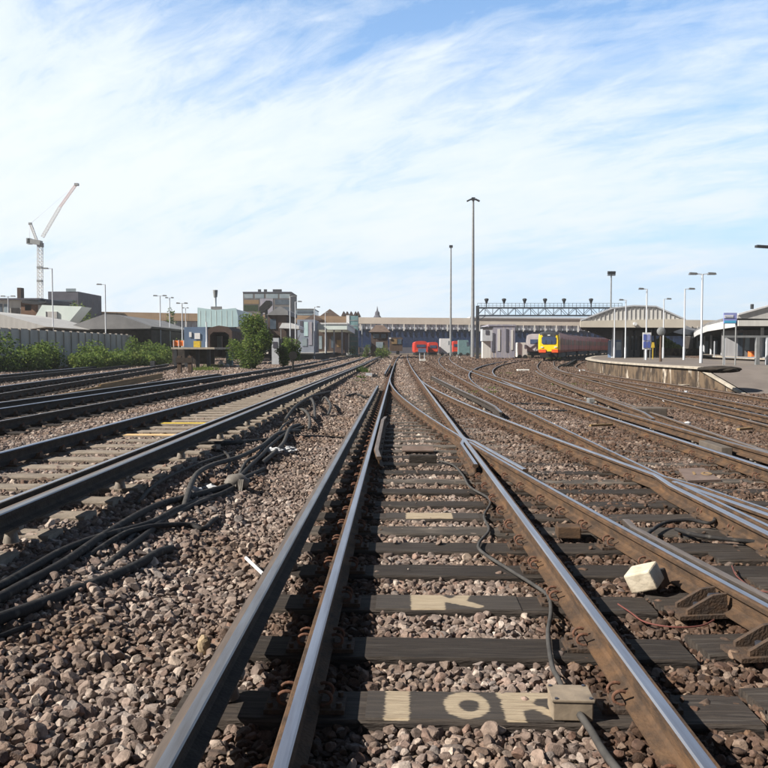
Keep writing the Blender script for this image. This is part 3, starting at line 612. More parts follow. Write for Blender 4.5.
# --- left tracks
L1c = lambda Y: -3.81 + 0.018 * Y + bend(Y) * .6
L2c = lambda Y: -7.60 + 0.018 * Y + bend(Y) * .4
tL1, L1l, L1r = plain_track(L1c, 5.0, 185, 0.272, 'track on pale concrete sleepers, one painted yellow, beside its bright conductor rail', 'concrete_sl', True, 'rust_dark', nsl=90, sp_=.65)
tL2, L2l, L2r = plain_track(L2c, 11, 180, 0.22, 'dark sleepered track directly beyond the pale sleepered one', 'timber', True, 'rust_dark', nsl=75)
L3c = lambda Y: -8.35 - 0.1416 * Y
L4c = lambda Y: -12.55 - 0.1416 * Y
tL3, _, _ = plain_track(L3c, 17, 66, 0.24, 'siding track curving off towards the green scrub, nearer of the two', 'timber', True, 'rust_dark', nsl=68)
tL4, _, _ = plain_track(L4c, 22, 62, 0.24, 'outermost siding track running along the foot of the green scrub', 'timber', True, 'rust_dark', nsl=56)
# painted sleepers on L1
for px, py, mt, half in ((178, 424.6, 'yellow', .62), (155, 432.8, 'orange_w', .60)):
    p = U(px, py, 0.10)
    best = min([c for c in tL1.children if c.name.startswith('sleeper')], key=lambda c: abs(c.location.y + 5.0 - p.y))
    mark(best, half, mt, 'painted_top')

# --- conductor rails
ins_mb = MB(); ins_mb.cyl((0, 0, 0), (0, 0, .07), .055, 10, r2=.04); ins_mb.cyl((0, 0, .07), (0, 0, .095), .05, 10); ins_mb.box((0, 0, .105), (.15, .07, .02))
ins_src = ins_mb.build('insulator', 'porcelain', None); TMP.append(ins_src)
def conductor(f, y0, y1, z, label, step=2.1, ramp0=True, ramp1=True, side='rust_dark'):
    t0 = empty('conductor_rail', (f(y0), y0, z), label, 'conductor rail', None)
    pts = path(f, y0 + (1.0 if ramp0 else 0), y1 - (1.0 if ramp1 else 0), z)
    if ramp0: pts = [Vector((f(y0), y0, z - .06 + rise(y0)))] + pts
    if ramp1: pts = pts + [Vector((f(y1), y1, z - .06 + rise(y1)))]
    mb = MB(); sweep(mb, pts, CP, lambda k: 1 if k in (7, 8) else (2 if k == 9 else 0))
    mb.build('steel_section', [side, 'cond_top', 'cond_brown'], t0)
    Y = y0 + .8; n = 0
    while Y < min(y1, 60) and n < 95:
        t = tang(f, Y); inst(ins_src, 'insulator', t0, (f(Y), Y, z - .243 + rise(Y)), math.atan2(-t.x, t.y)); Y += step; n += 1
    return t0
off = lambda f, d: (lambda Y: f(Y) + d)
conductor(off(AL, -.37), 0.6, 30.5, .076, 'conductor rail close to the left side of the middle track, ending among stones', ramp0=False)
conductor(off(AL, -.37), 46, 74, .076, 'short far conductor rail left of the middle track beyond a cable gap')
conductor(off(L1r, .37), 4.5, 150, .348, 'bright topped conductor rail beside the pale concrete sleepers', ramp0=False)
conductor(off(L2l, -.37), 13, 38, .296, 'dark conductor rail on the far side of the dark sleepered track', ramp0=False)
conductor(interp([(17.6, 2.68), (20.6, 2.69), (27, 2.60), (41, 2.50)]), 17.6, 41, .076, 'conductor rail section inside the turnout, ending short of the crossing')
conductor(off(CR, .37), 5.5, 60, .076, 'long conductor rail on the platform side of the third track', ramp0=False, side='rust')
conductor(off(EL_, -.40), 16, 52, .076, 'rusty conductor rail on the near side of the rusty track', side='rust')
conductor(off(ER_, .55), 12, 40, .04, 'spare rusty rail lying between the two platform side tracks', side='rust', ramp0=False, ramp1=False)
conductor(off(FL_, -.40), 15, 60, .076, 'rusty conductor rail beside the platform line', side='rust')
# timber guard board by L2's conductor rail
gb = MB(); P0, P1, P2 = U(19, 402.5, .2), U(100, 388, .2), U(162, 375.5, .2)
gb.bar(P0 + Vector((0, 0, -.05)), P1, .05, .12); gb.bar(P1, P2, .06, .24)
tag(gb.build('guard_board', 'board'), 'long sunlit brown timber guard board lying along the far siding conductor rail', 'guard board')

for o in TMP:
    for c in list(o.users_collection): c.objects.unlink(o)

# ------------------------------------------------------------------ ballast stones
def stone_src(i):
    import bmesh
    bm = bmesh.new(); bmesh.ops.create_icosphere(bm, subdivisions=3, radius=1.0)
    r_ = random.Random(100 + i)
    planes = [(Vector((r_.gauss(0, 1), r_.gauss(0, 1), r_.gauss(0, 1))).normalized(), r_.uniform(.46, .76)) for _ in range(9)]
    sc = Vector((1.0, r_.uniform(.65, .9), r_.uniform(.5, .75)))
    for v in bm.verts:
        c = v.co.normalized()
        for n_, d in planes:
            k = c.dot(n_)
            if k > d: c = c - n_ * (k - d)
        c *= 1 + r_.uniform(-.012, .012)
        v.co = Vector((c.x * sc.x, c.y * sc.y, c.z * sc.z))
    me = bpy.data.meshes.new('stone'); bm.to_mesh(me); bm.free(); me.materials.append(M['stone'])
    return bpy.data.objects.new('stone', me)
stone_col = bpy.data.collections.new('stone_shapes')
for i in range(14): stone_col.objects.link(stone_src(i))

def visible_strip(y0, y1, spacing, xpad=0.4):
    pts = []
    Y = y0
    while Y < y1:
        xl = -(384 / F) * Y * 1.06 - xpad; xr = (384 / F) * Y * 1.06 + xpad
        n = int((xr - xl) / spacing)
        x = np.linspace(xl, xr, n) + RNG.uniform(-.5, .5, n) * spacing
        yy = np.full(n, Y) + RNG.uniform(-.5, .5, n) * spacing
        pts.append(np.stack([x, yy], 1)); Y += spacing
    return np.concatenate(pts)
chunks = [(1.6, 6.0, .035, 1.0), (6.0, 12.0, .041, 1.06), (12.0, 22.0, .058, 1.3), (22.0, 42.0, .095, 1.7), (42.0, 78.0, .17, 2.4), (78.0, 150.0, .38, 4.5)]
P = []; SC = []
for y0, y1, s_, k in chunks:
    for layer in range(2 if y0 < 12 else 1):
        q = visible_strip(y0, y1, s_ * (1.0 if layer == 0 else 1.5)); P.append(np.column_stack([q, np.full(len(q), layer)])); SC.append(np.full(len(q), k))
P = np.concatenate(P); SC = np.concatenate(SC)
X_, Y_, Ly = P[:, 0], P[:, 1], P[:, 2]
def sm_np(a, b, x):
    t = np.clip((x - a) / (b - a), 0, 1); return t * t * (3 - 2 * t)
XR = X_ - .018 * Y_
lift = 0.27 * (1 - sm_np(-2.7, -1.25, XR)) - 0.05 * (1 - sm_np(-6.4, -5.4, XR))
base = -0.235 + lift + np.maximum(0, Y_ - 60) * .004 + .03 * sm_np(20, 40, Y_)
cover = sm_np(9, 15, Y_) * np.where(XR > 1.2, 1.0, .45) * (XR > -.5) * .042 + sm_np(14, 24, Y_) * ((XR < -.9) & (XR > -2.9)) * 0
far_c = sm_np(4.5, 9, Y_) * (XR > 1.7) * .012
base = base + cover + far_c
relief = 0.018 * np.sin(X_ * 1.9 + 1.3 * np.sin(Y_ * 1.1)) * np.cos(Y_ * 1.7 + X_) + .010 * np.sin(X_ * 7.3) * np.cos(Y_ * 6.1)
# open shoulders away from the sleepers are heaped a little higher
sh = sm_np(-1.15, -1.5, XR) * (1 - sm_np(-2.1, -2.5, XR)) if False else np.where((XR < -1.05) & (XR > -2.45), np.sin(np.clip((XR + 2.45) / 1.4, 0, 1) * math.pi), 0)
sh2 = np.where((XR < -5.25) & (XR > -6.25), 1.0, 0)
Z_ = base + relief * (0.5 + sh) + .028 * sh + .03 * sh2 + np.where(Ly == 1, .022, 0.004) + RNG.uniform(-.008, .010, len(X_))
rad = np.clip(RNG.lognormal(math.log(.0258), .36, len(X_)), .011, .056) * SC
near_l = (XR < -.9) & (Y_ < 9); rad = np.where(near_l, rad * 1.10, rad)
rot = np.column_stack([RNG.normal(0, .42, len(X_)), RNG.normal(0, .42, len(X_)), RNG.uniform(0, 6.28, len(X_))]); idx = RNG.integers(0, 14, len(X_))
BLn = -0.417 + .018 * Y_ + np.maximum(0, 40.5 - Y_) ** 2 / 524
dmin = np.minimum.reduce([abs(X_ - (1.088 + .018 * Y_)), abs(X_ - BLn), abs(X_ - BLn - 1.51), abs(X_ - 3.04 - .018 * Y_), abs(X_ - 4.545 - .018 * Y_), abs(X_ - (-.417 + .018 * Y_))])
stain = np.clip(1.0 - (dmin - .14) / .30, 0, 1)
stain = np.where(XR > 1.25, np.maximum(stain, .45 + .35 * sm_np(.45, .6, .5 + .5 * np.sin(X_ * 1.7 + 2 * np.sin(Y_ * .9)) * np.cos(Y_ * 1.3))), stain); stain = np.where(XR > 5.2, .75, stain)
oil = (X_ > 1.088 + .018 * Y_) & (X_ < BLn + 1.6) & (Y_ < 9.5); stain = np.where(oil, np.maximum(stain, .8), stain)
tops = RNG.random(len(X_)) < .012
Z_ = np.where(tops & (Ly == 1), lift - .178 + .014, Z_); rad = np.where(tops & (Ly == 1), rad * .7, rad)
stain = np.clip(stain + RNG.uniform(-.25, .25, len(X_)), 0, 1)
me = bpy.data.meshes.new('ballast'); me.from_pydata(np.column_stack([X_, Y_, Z_]).tolist(), [], [])
def attr(name, ty, data, key):
    a = me.attributes.new(name, ty, 'POINT'); a.data.foreach_set(key, np.ascontiguousarray(data, dtype=np.float32 if ty != 'INT' else np.int32).ravel())
attr('rot', 'FLOAT_VECTOR', rot, 'vector'); attr('scl', 'FLOAT', rad, 'value'); attr('pick', 'INT', idx, 'value'); attr('stain', 'FLOAT', stain, 'value')
bal = bpy.data.objects.new('ballast', me); COL.objects.link(bal); tag(bal, 'loose grey brown broken stone ballast lying between the rails and sleepers', 'ballast', kind='stuff')
ng = bpy.data.node_groups.new('scatter_stones', 'GeometryNodeTree')
ng.interface.new_socket('Geometry', in_out='INPUT', socket_type='NodeSocketGeometry'); ng.interface.new_socket('Geometry', in_out='OUTPUT', socket_type='NodeSocketGeometry')
gi = ng.nodes.new('NodeGroupInput'); go_ = ng.nodes.new('NodeGroupOutput'); ip = ng.nodes.new('GeometryNodeInstanceOnPoints'); ci = ng.nodes.new('GeometryNodeCollectionInfo')
ci.inputs['Collection'].default_value = stone_col; ci.inputs['Separate Children'].default_value = True; ci.inputs['Reset Children'].default_value = True
ng.links.new(gi.outputs[0], ip.inputs['Points']); ng.links.new(ci.outputs[0], ip.inputs['Instance']); ip.inputs['Pick Instance'].default_value = True
def na(name, ty):
    n = ng.nodes.new('GeometryNodeInputNamedAttribute'); n.data_type = ty; n.inputs['Name'].default_value = name; return n.outputs['Attribute']
ng.links.new(na('pick', 'INT'), ip.inputs['Instance Index']); ng.links.new(na('rot', 'FLOAT_VECTOR'), ip.inputs['Rotation']); ng.links.new(na('scl', 'FLOAT'), ip.inputs['Scale'])
ng.links.new(ip.outputs[0], go_.inputs[0])
mod = bal.modifiers.new('scatter', 'NODES'); mod.node_group = ng

# ------------------------------------------------------------------ cables and things on the ballast
def smooth_pts(pts, k=5):
    out_ = []; n = len(pts)
    for i in range(n - 1):
        p0, p1, p2, p3 = pts[max(i - 1, 0)], pts[i], pts[i + 1], pts[min(i + 2, n - 1)]
        for j in range(k):
            t = j / k; out_.append(0.5 * ((2 * p1) + (-p0 + p2) * t + (2 * p0 - 5 * p1 + 4 * p2 - p3) * t * t + (-p0 + 3 * p1 - 3 * p2 + p3) * t ** 3))
    out_.append(pts[-1]); return out_
def on_ground(px, py, dz):
    z = -0.2
    for _ in range(8): p = U(px, py, z); z = gz(p.x, p.y) + dz
    return U(px, py, z)
def cable(pix, r, mat, label, dz=.06, lifts=None, name='cable', cat='cable', group=None):
    if r < .036: dz += .022; r *= 1.04
    pts = [on_ground(x, y, dz + (lifts[i] if lifts else 0)) for i, (x, y) in enumerate(pix)]
    pts[0] = pts[0] + Vector((0, 0, -.04)) if pix[0][0] > 5 else pts[0]; pts[-1] = pts[-1] + Vector((0, 0, -.05))
    mb = MB(); mb.tube(smooth_pts(pts), r, 10)
    return tag(mb.build(name, mat), label, cat, group)
cg = 'loose cables on the ballast by the pale sleepers'
cable([(-40, 633), (0, 618.5), (36, 605.7), (73, 591), (109, 578), (140, 563.8), (160, 552), (178, 542)], .033, 'rubber', 'thickest black cable bowing across the stones, lowest of the big ones', group=cg)
cable([(-40, 615), (0, 597.5), (18, 587.5), (62, 563.8), (102, 536.5), (140, 513.7), (164, 503), (189, 496.7), (228, 486), (238, 481), (264, 465.4)], .030, 'rubber', 'long black cable rising from the edge to the bound cable knot', group=cg)
cable([(100, 567), (120, 555), (147, 534), (162, 511 + 10), (190, 504), (220, 494.6), (245, 482), (263, 471)], .027, 'rubber', 'black cable lying just beneath the long one and entering the same knot', group=cg, dz=.045)
cable([(184, 503), (187, 496.7), (192, 482), (199, 472), (214, 464.4), (239, 457), (262, 445.6), (279, 433), (300, 428)], .028, 'rubber_grey', 'greyish cable making a hooked bend above the bound knot', group=cg, dz=.09)
cable([(138, 499), (150, 489), (166, 478), (189, 467.5), (212, 459), (233, 448.8)], .016, 'rubber_grey', 'thin cable looping along the ends of the pale concrete sleepers', group=cg, dz=.07)
cable([(80, 556), (120, 536), (140, 529), (158, 525.8), (189, 524.8), (203, 529), (214, 520), (224, 511)], .022, 'rubber', 'black cable with a low sag ending in an upturned stub', group=cg, dz=.07)
cable([(-20, 642), (0, 636), (36, 624), (60, 618)], .014, 'rubber', 'thin black cable half hidden under the thickest one', group=cg, dz=.03)
cable([(-10, 590), (10, 578), (28, 566), (50, 560)], .015, 'rubber_grey', 'short thin cable surfacing beside the stones at the photo edge', group=cg, dz=.03)
cable([(186, 445), (205, 444), (230, 443), (268, 440), (285, 437), (320, 437), (343, 436)], .036, 'rubber', 'straight black cable duct crossing square towards the middle track', group=cg, dz=.06)
cable([(262, 460), (275, 452), (284, 442), (290, 428), (300, 422)], .030, 'rubber_grey', 'grey cable humped beside the white rags', group=cg, dz=.08)
gg = 'arched grey cables between the tracks'
for pix, lf, lb in (([(296.5, 408), (304, 410), (309.5, 418), (309, 427)], [0, .06, .06, 0], 'grey cable arch closest to the pale sleepers in the distant tangle'),
                ([(309, 402), (311, 398.6), (314, 405), (315, 418)], [0, .07, .08, 0], 'middle grey cable arch of the distant tangle'),
                ([(322, 400), (325, 397.3), (330.4, 405), (328, 413)], [0, .07, .07, 0], 'grey cable arch of the distant tangle closest to the middle track'),
                ([(285, 418), (296, 406), (312, 396), (330, 390)], [0, .05, .04, 0], 'grey cable lying flat behind the arches of the distant tangle')):
    cable(pix, .030, 'rubber_grey', lb, dz=.10, lifts=lf, group=gg)
cable([(345, 395), (356, 394), (366, 397), (374, 396)], .03, 'rubber', 'dark cable loop just beyond the end of the conductor rail', dz=.08)
cable([(-40, 604), (0, 586), (30, 569), (60, 552), (90, 540), (118, 532), (150, 523), (185, 506), (222, 492)], .026, 'rubber', 'black cable running between the two long ones towards the knot', group=cg)
cable([(120, 545), (140, 528), (170, 516), (205, 500), (232, 489)], .022, 'rubber_grey', 'short greyish cable sliding into the knot from below', group=cg, dz=.05)
cable([(236, 478), (250, 466), (262, 455), (272, 444), (288, 432), (304, 424)], .026, 'rubber', 'black cable climbing from the knot to the distant tangle', group=cg, dz=.07)
cable([(238, 474), (246, 462), (256, 456), (264, 447), (276, 436), (284, 425), (297, 415)], .020, 'rubber_grey', 'slimmer grey cable wandering from the knot to the distant tangle', group=cg, dz=.06)
cable([(212, 447), (224, 452), (230, 460), (226, 468), (214, 470)], .018, 'rubber', 'short curled cable offcut by the pale sleeper ends', group=cg, dz=.06)
# bound knot of tape on the cables
kb = MB(); kp = on_ground(237, 484, .10)
kb.tube([kp + Vector((-.10, -.05, -.02)), kp + Vector((-.05, -.02, .02)), kp + Vector((.02, .03, .03)), kp + Vector((.10, .06, -.02))], [.06, .095, .09, .06], 12)
for q in range(9): kb.bar(kp + Vector((-.08 + q * .02, -.06, .06)), kp + Vector((-.06 + q * .02 + random.uniform(-.03, .03), -.14, -.07)), .012)
tag(kb.build('cable_binding', 'cable_tan'), 'frayed grey binding wrapped around the black cables where they meet', 'cable binding')
# cable in the middle track, junction box
zA = -0.150
def flat_cable(pix, r, mat, label, z=zA, name='cable', cat='cable'):
    mb = MB(); mb.tube(smooth_pts([U(x, y, z + random.uniform(-.006, .01)) for x, y in pix]), r, 8)
    return tag(mb.build(name, mat), label, cat)
flat_cable([(575, 706), (566, 694), (558, 678), (552, 665), (548, 634), (551, 612), (549, 598), (540, 589), (510, 570), (482, 552), (479, 543), (489, 530), (484, 516), (490, 500), (470, 487), (463, 475.5), (453, 465), (438, 460.5)], .013, 'rubber_grey', 'thin grey cable winding up the middle track from the junction box')
flat_cable([(572, 706), (581, 716), (592, 732), (604, 752), (622, 775), (650, 810)], .017, 'rubber_grey', 'stout grey cable leaving the near side of the junction box')
jb = empty('junction_box', U(572, 706, SZ), 'small tan metal junction box fixed on the scrubbed sleeper in the middle track', 'junction box')
j = MB(); c = U(570, 704, -.13)
j.box(c, (.175, .15, .085), rz=-.05); j.build('housing', 'box_tan', jb, bevel=.006)
j = MB(); j.box(c + Vector((0, 0, .047)), (.185, .16, .012), rz=-.05); lid_ = j.build('lid', 'box_tan', jb, bevel=.003)
for dx_, dy_ in ((-.075, -.065), (.075, -.065), (-.075, .065), (.075, .065)):
    j = MB(); j.cyl(c + Vector((dx_, dy_, .052)), c + Vector((dx_, dy_, .058)), .008, 8); j.build('lid_screw', 'bolt', lid_)
# cast chair lumps next to the box along the right rail, white painted clamp box on turnout rail
wb = empty('point_heater_box', U(645, 592, -.16), 'white faced cast box clamped against the turnout rail among black brackets', 'trackside box')
w = MB(); c = U(643, 578, -.085)
w.box(c + Vector((.10, .04, -.02)), (.12, .14, .12), rz=-.75, ry=-.35); w.build('body', 'cast', wb, bevel=.012)
w = MB(); w.box(c + Vector((.0, -.02, .01)), (.19, .16, .135), rz=-.75, rx=.25, ry=-.38); w.build('face_plate', 'white_cast', wb, bevel=.012)
w = MB(); w.cyl(c + Vector((-.05, -.04, -.01)), c + Vector((-.035, -.03, -.005)), .012, 8); w.build('bolt', 'bolt', wb)
# rusty spacer block between the rails
rb = MB(); c = U(568, 531, -.12); rb.box(c, (.20, .16, .10), rz=-.1); tag(rb.build('spacer_block', 'rust', bevel=.01), 'rusty brown cast block in the narrow gap between the crossing rails', 'spacer block')
# timber chock
tk = MB(); c0 = U(423, 463, SZ); tk.box(c0 + Vector((0, .06, .055)), (.40, .14, .11), rz=-.02); tag(tk.build('timber_chock', 'timber', bevel=.008), 'squat black timber chock standing across the middle track', 'timber chock')
td = MB(); c1 = U(418, 449, SZ + .05); td.box(c1, (.50, .20, .03), rz=-.05, rx=.25); tag(td.build('steel_plate', 'slab', bevel=.006), 'pale flat plate lying behind the black timber chock', 'plate')
# "10" slab
sp4 = [U(678.4, 468.5, -.150), U(703, 467.6, -.150), U(721, 479.5, -.150), U(687.5, 480.5, -.150)]
slb = empty('number_plate', (sp4[0] + sp4[2]) / 2, 'reddish plate marked 10 lying between the third track rails', 'plate')
q = MB(); q.prism([tuple(p) for p in sp4[::-1]], (0, 0, -.03)); q.build('plate', 'slab', slb)
def text(s, size, loc, rot, mat, parent, name='lettering', ext=.004, align='CENTER'):
    cu = bpy.data.curves.new(name, 'FONT'); cu.body = s; cu.size = size; cu.extrude = ext; cu.align_x = align; cu.align_y = 'CENTER'; cu.materials.append(M[mat])
    tmp = bpy.data.objects.new(name, cu); me_ = bpy.data.meshes.new_from_object(tmp); bpy.data.objects.remove(tmp)
    if not me_.materials: me_.materials.append(M[mat])
    o = bpy.data.objects.new(name, me_); COL.objects.link(o); o.parent = parent; o.location = Vector(loc) - ORI[parent.name]; o.rotation_euler = rot; return o
text('10', .30, (sp4[0] + sp4[2]) / 2 + Vector((.02, 0, .004)), (0, 0, -.3), 'board', slb)
# litter
def blob(name, c, dims, mat, label, cat, seed=1, n=2, jag=.18):
    import bmesh
    bm = bmesh.new(); bmesh.ops.create_icosphere(bm, subdivisions=n, radius=1.0); r_ = random.Random(seed)
    for v in bm.verts: v.co = Vector((v.co.x * dims[0], v.co.y * dims[1], v.co.z * dims[2])) * (1 + r_.uniform(-jag, jag))
    me_ = bpy.data.meshes.new(name); bm.to_mesh(me_); bm.free(); me_.materials.append(M[mat])
    o = bpy.data.objects.new(name, me_); COL.objects.link(o); o.location = c; return tag(o, label, cat)
p0, p1 = on_ground(246, 558, .12), on_ground(263, 574, .10)
wp = MB(); wp.tube([p0, p1], .013, 12); tag(wp.build('plastic_tube', 'white_plastic'), 'short white plastic tube on the stones by the conductor rail', 'plastic tube')
blob('pale_stone', on_ground(204, 645, .05), (.036, .034, .058), 'sandstone', 'blocky tan yellow stone beside the conductor rail of the middle track', 'stone', 3, 2, .08)
for k, (px, py, w_, d) in enumerate(((271, 451, .17, 'larger crumpled white rag by the humped grey cable'), (288, 450, .12, 'smaller white rag on open stones, middle track side'))):
    blob('rag', on_ground(px, py, .07), (w_, .10, .05), 'rag', d, 'rag', 20 + k, 3, .30)
blob('rag', on_ground(196, 491, .06), (.06, .05, .05), 'rag', 'small white scrap tucked under the hooked grey cable', 'rag', 31, 2, .3)
blob('rag', on_ground(211, 488, .06), (.09, .05, .04), 'rag', 'white scrap lying just behind the bound cable knot', 'rag', 33, 2, .3)
for k, (a, b, d, r) in enumerate((((193, 545), (218, 552), 'longer reddish piece of broken wood on the stones', .02), ((197, 575), (212, 577), 'short reddish splinter of wood lying nearest the white tube', .016), ((212, 560), (226, 551), 'upright twisted wood splinter above the other splinter', .014))):
    mb = MB(); mb.bar(on_ground(*a, .06), on_ground(*b, .065), r * 2.2, r * 1.3); tag(mb.build('wood_splinter', 'slab'), d, 'wood')
# concrete / timber boxes around the right-hand conductor rail
bx = MB(); c = U(648, 412, -.02); bx.box(c, (.75, .45, .22), rz=.0); tag(bx.build('cable_box', 'trough', bevel=.02), 'brown concrete cable box set between the third track and rusty track', 'cable box')
bx = MB(); c = U(715, 449, -.03); bx.box(c, (.16, .9, .16), rz=-.05); tag(bx.build('rail_end_block', 'trough', bevel=.01), 'weathered timber block bolted on the long conductor rail', 'block')
# right foreground cables
flat_cable([(676, 529), (694, 534.6), (720, 538.5), (768, 543), (800, 545)], .018, 'rubber', 'black cable crossing the turnout sleepers near the edge', z=-.13)
flat_cable([(640, 540), (655, 528), (668, 522), (690, 520), (712, 523), (716, 513), (719, 510)], .016, 'rubber', 'black cable curling up to the crossing bolts', z=-.12)
flat_cable([(732, 566), (736, 575), (745, 583), (756, 590), (775, 593)], .005, 'red_wire', 'thin red wire beside the turnout rail at the edge', z=-.14, name='wire', cat='wire')
flat_cable([(618, 604), (630, 612), (645, 622), (672, 627), (700, 626), (714, 620)], .005, 'red_wire', 'thin red wire drooping below the black rail brackets', z=-.15, name='wire', cat='wire')
# dark check timbers seen between C rails (open point pit)
for k, (px, py, d) in enumerate(((536, 404, 'far dark point rod trough across the third track'), (548, 411, 'near dark point rod trough across the third track'))):
    mb = MB(); c = U(px, py, SZ + .02); mb.box(c, (1.5, .22, .05), rz=-.02); tag(mb.build('rod_trough', 'black'), d, 'trough')

# ================================================================== background
def poly_at(mb, pix, Y, m=0, thick=0.0, dY=None):
    """outline read at distance Y; thick pushes it back"""
    pts = []
    for p in pix:
        x, z = XZ(p[0], p[1], p[2] if len(p) > 2 else Y); pts.append((x, p[2] if len(p) > 2 else Y, z))
    mb.prism(pts, (0, thick or .1, 0), m); return mb
def boxpx(mb, px0, px1, pyt, pyb, Y, depth, m=0, zb=None):
    x0, zt = XZ(px0, pyt, Y); x1, z0 = XZ(px1, pyb, Y)
    if zb is not None: z0 = zb
    return mb.box(((x0 + x1) / 2, Y + depth / 2, (zt + z0) / 2), (abs(x1 - x0), depth, zt - z0), m=m)

# ---- platform on the right
PZ = 0.73
pf = empty('platform', (16, 34, 0), 'curved station platform with a stained brick face and pale coping edge, right of the tracks', 'platform')
def right_side(Y): return Pedge(Y) + 9.5 + max(0, 60 - Y) * .03
Yp = [32.2, 34, 36, 38, 41, 45, 49, 54, 60, 66, 73, 82, 92, 105, 118, 130]
mb = MB(); wl = MB(); cp = MB(); cp2 = MB()
Lp = [Vector((Pedge(Y), Y, 0)) for Y in Yp]
for i in range(len(Yp) - 1):
    a, b = Lp[i], Lp[i + 1]; ra, rb = Vector((right_side(Yp[i]), Yp[i], 0)), Vector((right_side(Yp[i + 1]), Yp[i + 1], 0))
    d = (b - a).normalized(); nrm = Vector((-d.y, d.x, 0))   # towards the track
    up = Vector((0, 0, PZ)); lo = Vector((0, 0, -.3))
    mb.add([a - nrm * .45 + up, b - nrm * .45 + up, rb + up, ra + up], [(0, 3, 2, 1)])
    wl.add([a - nrm * .12 + lo, b - nrm * .12 + lo, b - nrm * .12 + up - Vector((0, 0, .12)), a - nrm * .12 + up - Vector((0, 0, .12))], [(0, 1, 2, 3)])
    cp.add([a + up + Vector((0, 0, .004)), b + up + Vector((0, 0, .004)), b - nrm * .45 + up + Vector((0, 0, .004)), a - nrm * .45 + up + Vector((0, 0, .004)),
            a + up - Vector((0, 0, .09)), b + up - Vector((0, 0, .09)), b - nrm * .14 + up - Vector((0, 0, .09)), a - nrm * .14 + up - Vector((0, 0, .09))], [(0, 3, 2, 1), (0, 1, 5, 4), (4, 5, 6, 7)])
    wl.add([ra + lo, rb + lo, rb + up, ra + up], [(0, 3, 2, 1)])
# ramp down to the track level
ya, yb = 32.2, 27.6; aL = Vector((Pedge(ya), ya, PZ)); bL = Vector((Pedge(yb) + .05, yb, -.20)); aR = Vector((right_side(ya), ya, PZ)); bR = Vector((right_side(yb), yb, -.20)); aRR = Vector((right_side(ya) + 14, ya, PZ)); bRR = Vector((right_side(yb) + 14, yb, -.20)); cRR = aRR + Vector((0, 11, 0))
mb.add([aL + Vector((.2, 0, 0)), aR, bR, bL + Vector((.2, 0, 0))], [(0, 3, 2, 1)]); mb.add([aR, aRR, bRR, bR], [(0, 3, 2, 1)]); mb.add([aR, aRR, cRR, Vector((right_side(43), 43, PZ))], [(0, 1, 2, 3)])
n_ = 12
for i in range(n_):
    p = aL.lerp(bL, i / n_); q = aL.lerp(bL, (i + 1) / n_); o_ = Vector((.12, 0, 0))
    wl.add([Vector((p.x, p.y, -.3)) + o_, Vector((q.x, q.y, -.3)) + o_, q + o_ - Vector((0, 0, .1)), p + o_ - Vector((0, 0, .1))], [(0, 3, 2, 1)])
    cp.add([p + Vector((0, 0, .004)), q + Vector((0, 0, .004)), q + Vector((.13, 0, .004)), p + Vector((.13, 0, .004)), p - Vector((0, 0, .09)), q - Vector((0, 0, .09)), q + Vector((.13, 0, -.09)), p + Vector((.13, 0, -.09))], [(0, 1, 2, 3), (0, 4, 5, 1), (4, 7, 6, 5)])
mb.build('surface', 'asphalt', pf); wl.build('brick_face', 'pwall', pf); cp.build('coping', 'coping', pf)
bpy.data.objects.remove(bpy.data.objects['surface'], do_unlink=True) if False else None
# grit heap on the ramp head
c = U(719, 369.5, PZ); sb_ = blob('soil_bank', c + Vector((0, 0, .0)), (.80, .40, .13), 'soil', 'low dark heap of soil along the platform ramp head', 'soil', 41, 3, .10); sb_['kind'] = 'stuff'

p2 = empty('platform', (30, 50, 0), 'second station platform farther right with a pale edge line', 'platform')
mb = MB(); cp = MB()
P2L = [(23.9, 44), (26.2, 56), (29.6, 69), (34.8, 85), (46, 110)]
for i in range(len(P2L) - 1):
    a = Vector((*P2L[i], .92)); b = Vector((*P2L[i + 1], .92)); w_ = Vector((14, -3, 0))
    mb.prism([a + Vector((.35, 0, 0)), b + Vector((.35, 0, 0)), b + w_, a + w_], (0, 0, -1.2)); cp.prism([a + Vector((0, 0, .006)), b + Vector((0, 0, .006)), b + Vector((.5, 0, .006)), a + Vector((.5, 0, .006))], (0, 0, -.14))
mb.build('surface', 'asphalt', p2); cp.build('coping', 'coping', p2)
fe = MB()
for k in range(2):   # front end
    fe.box((31, 43.9, .84), (14, .35, .13))
fe.build('front_edge', 'coping', p2)

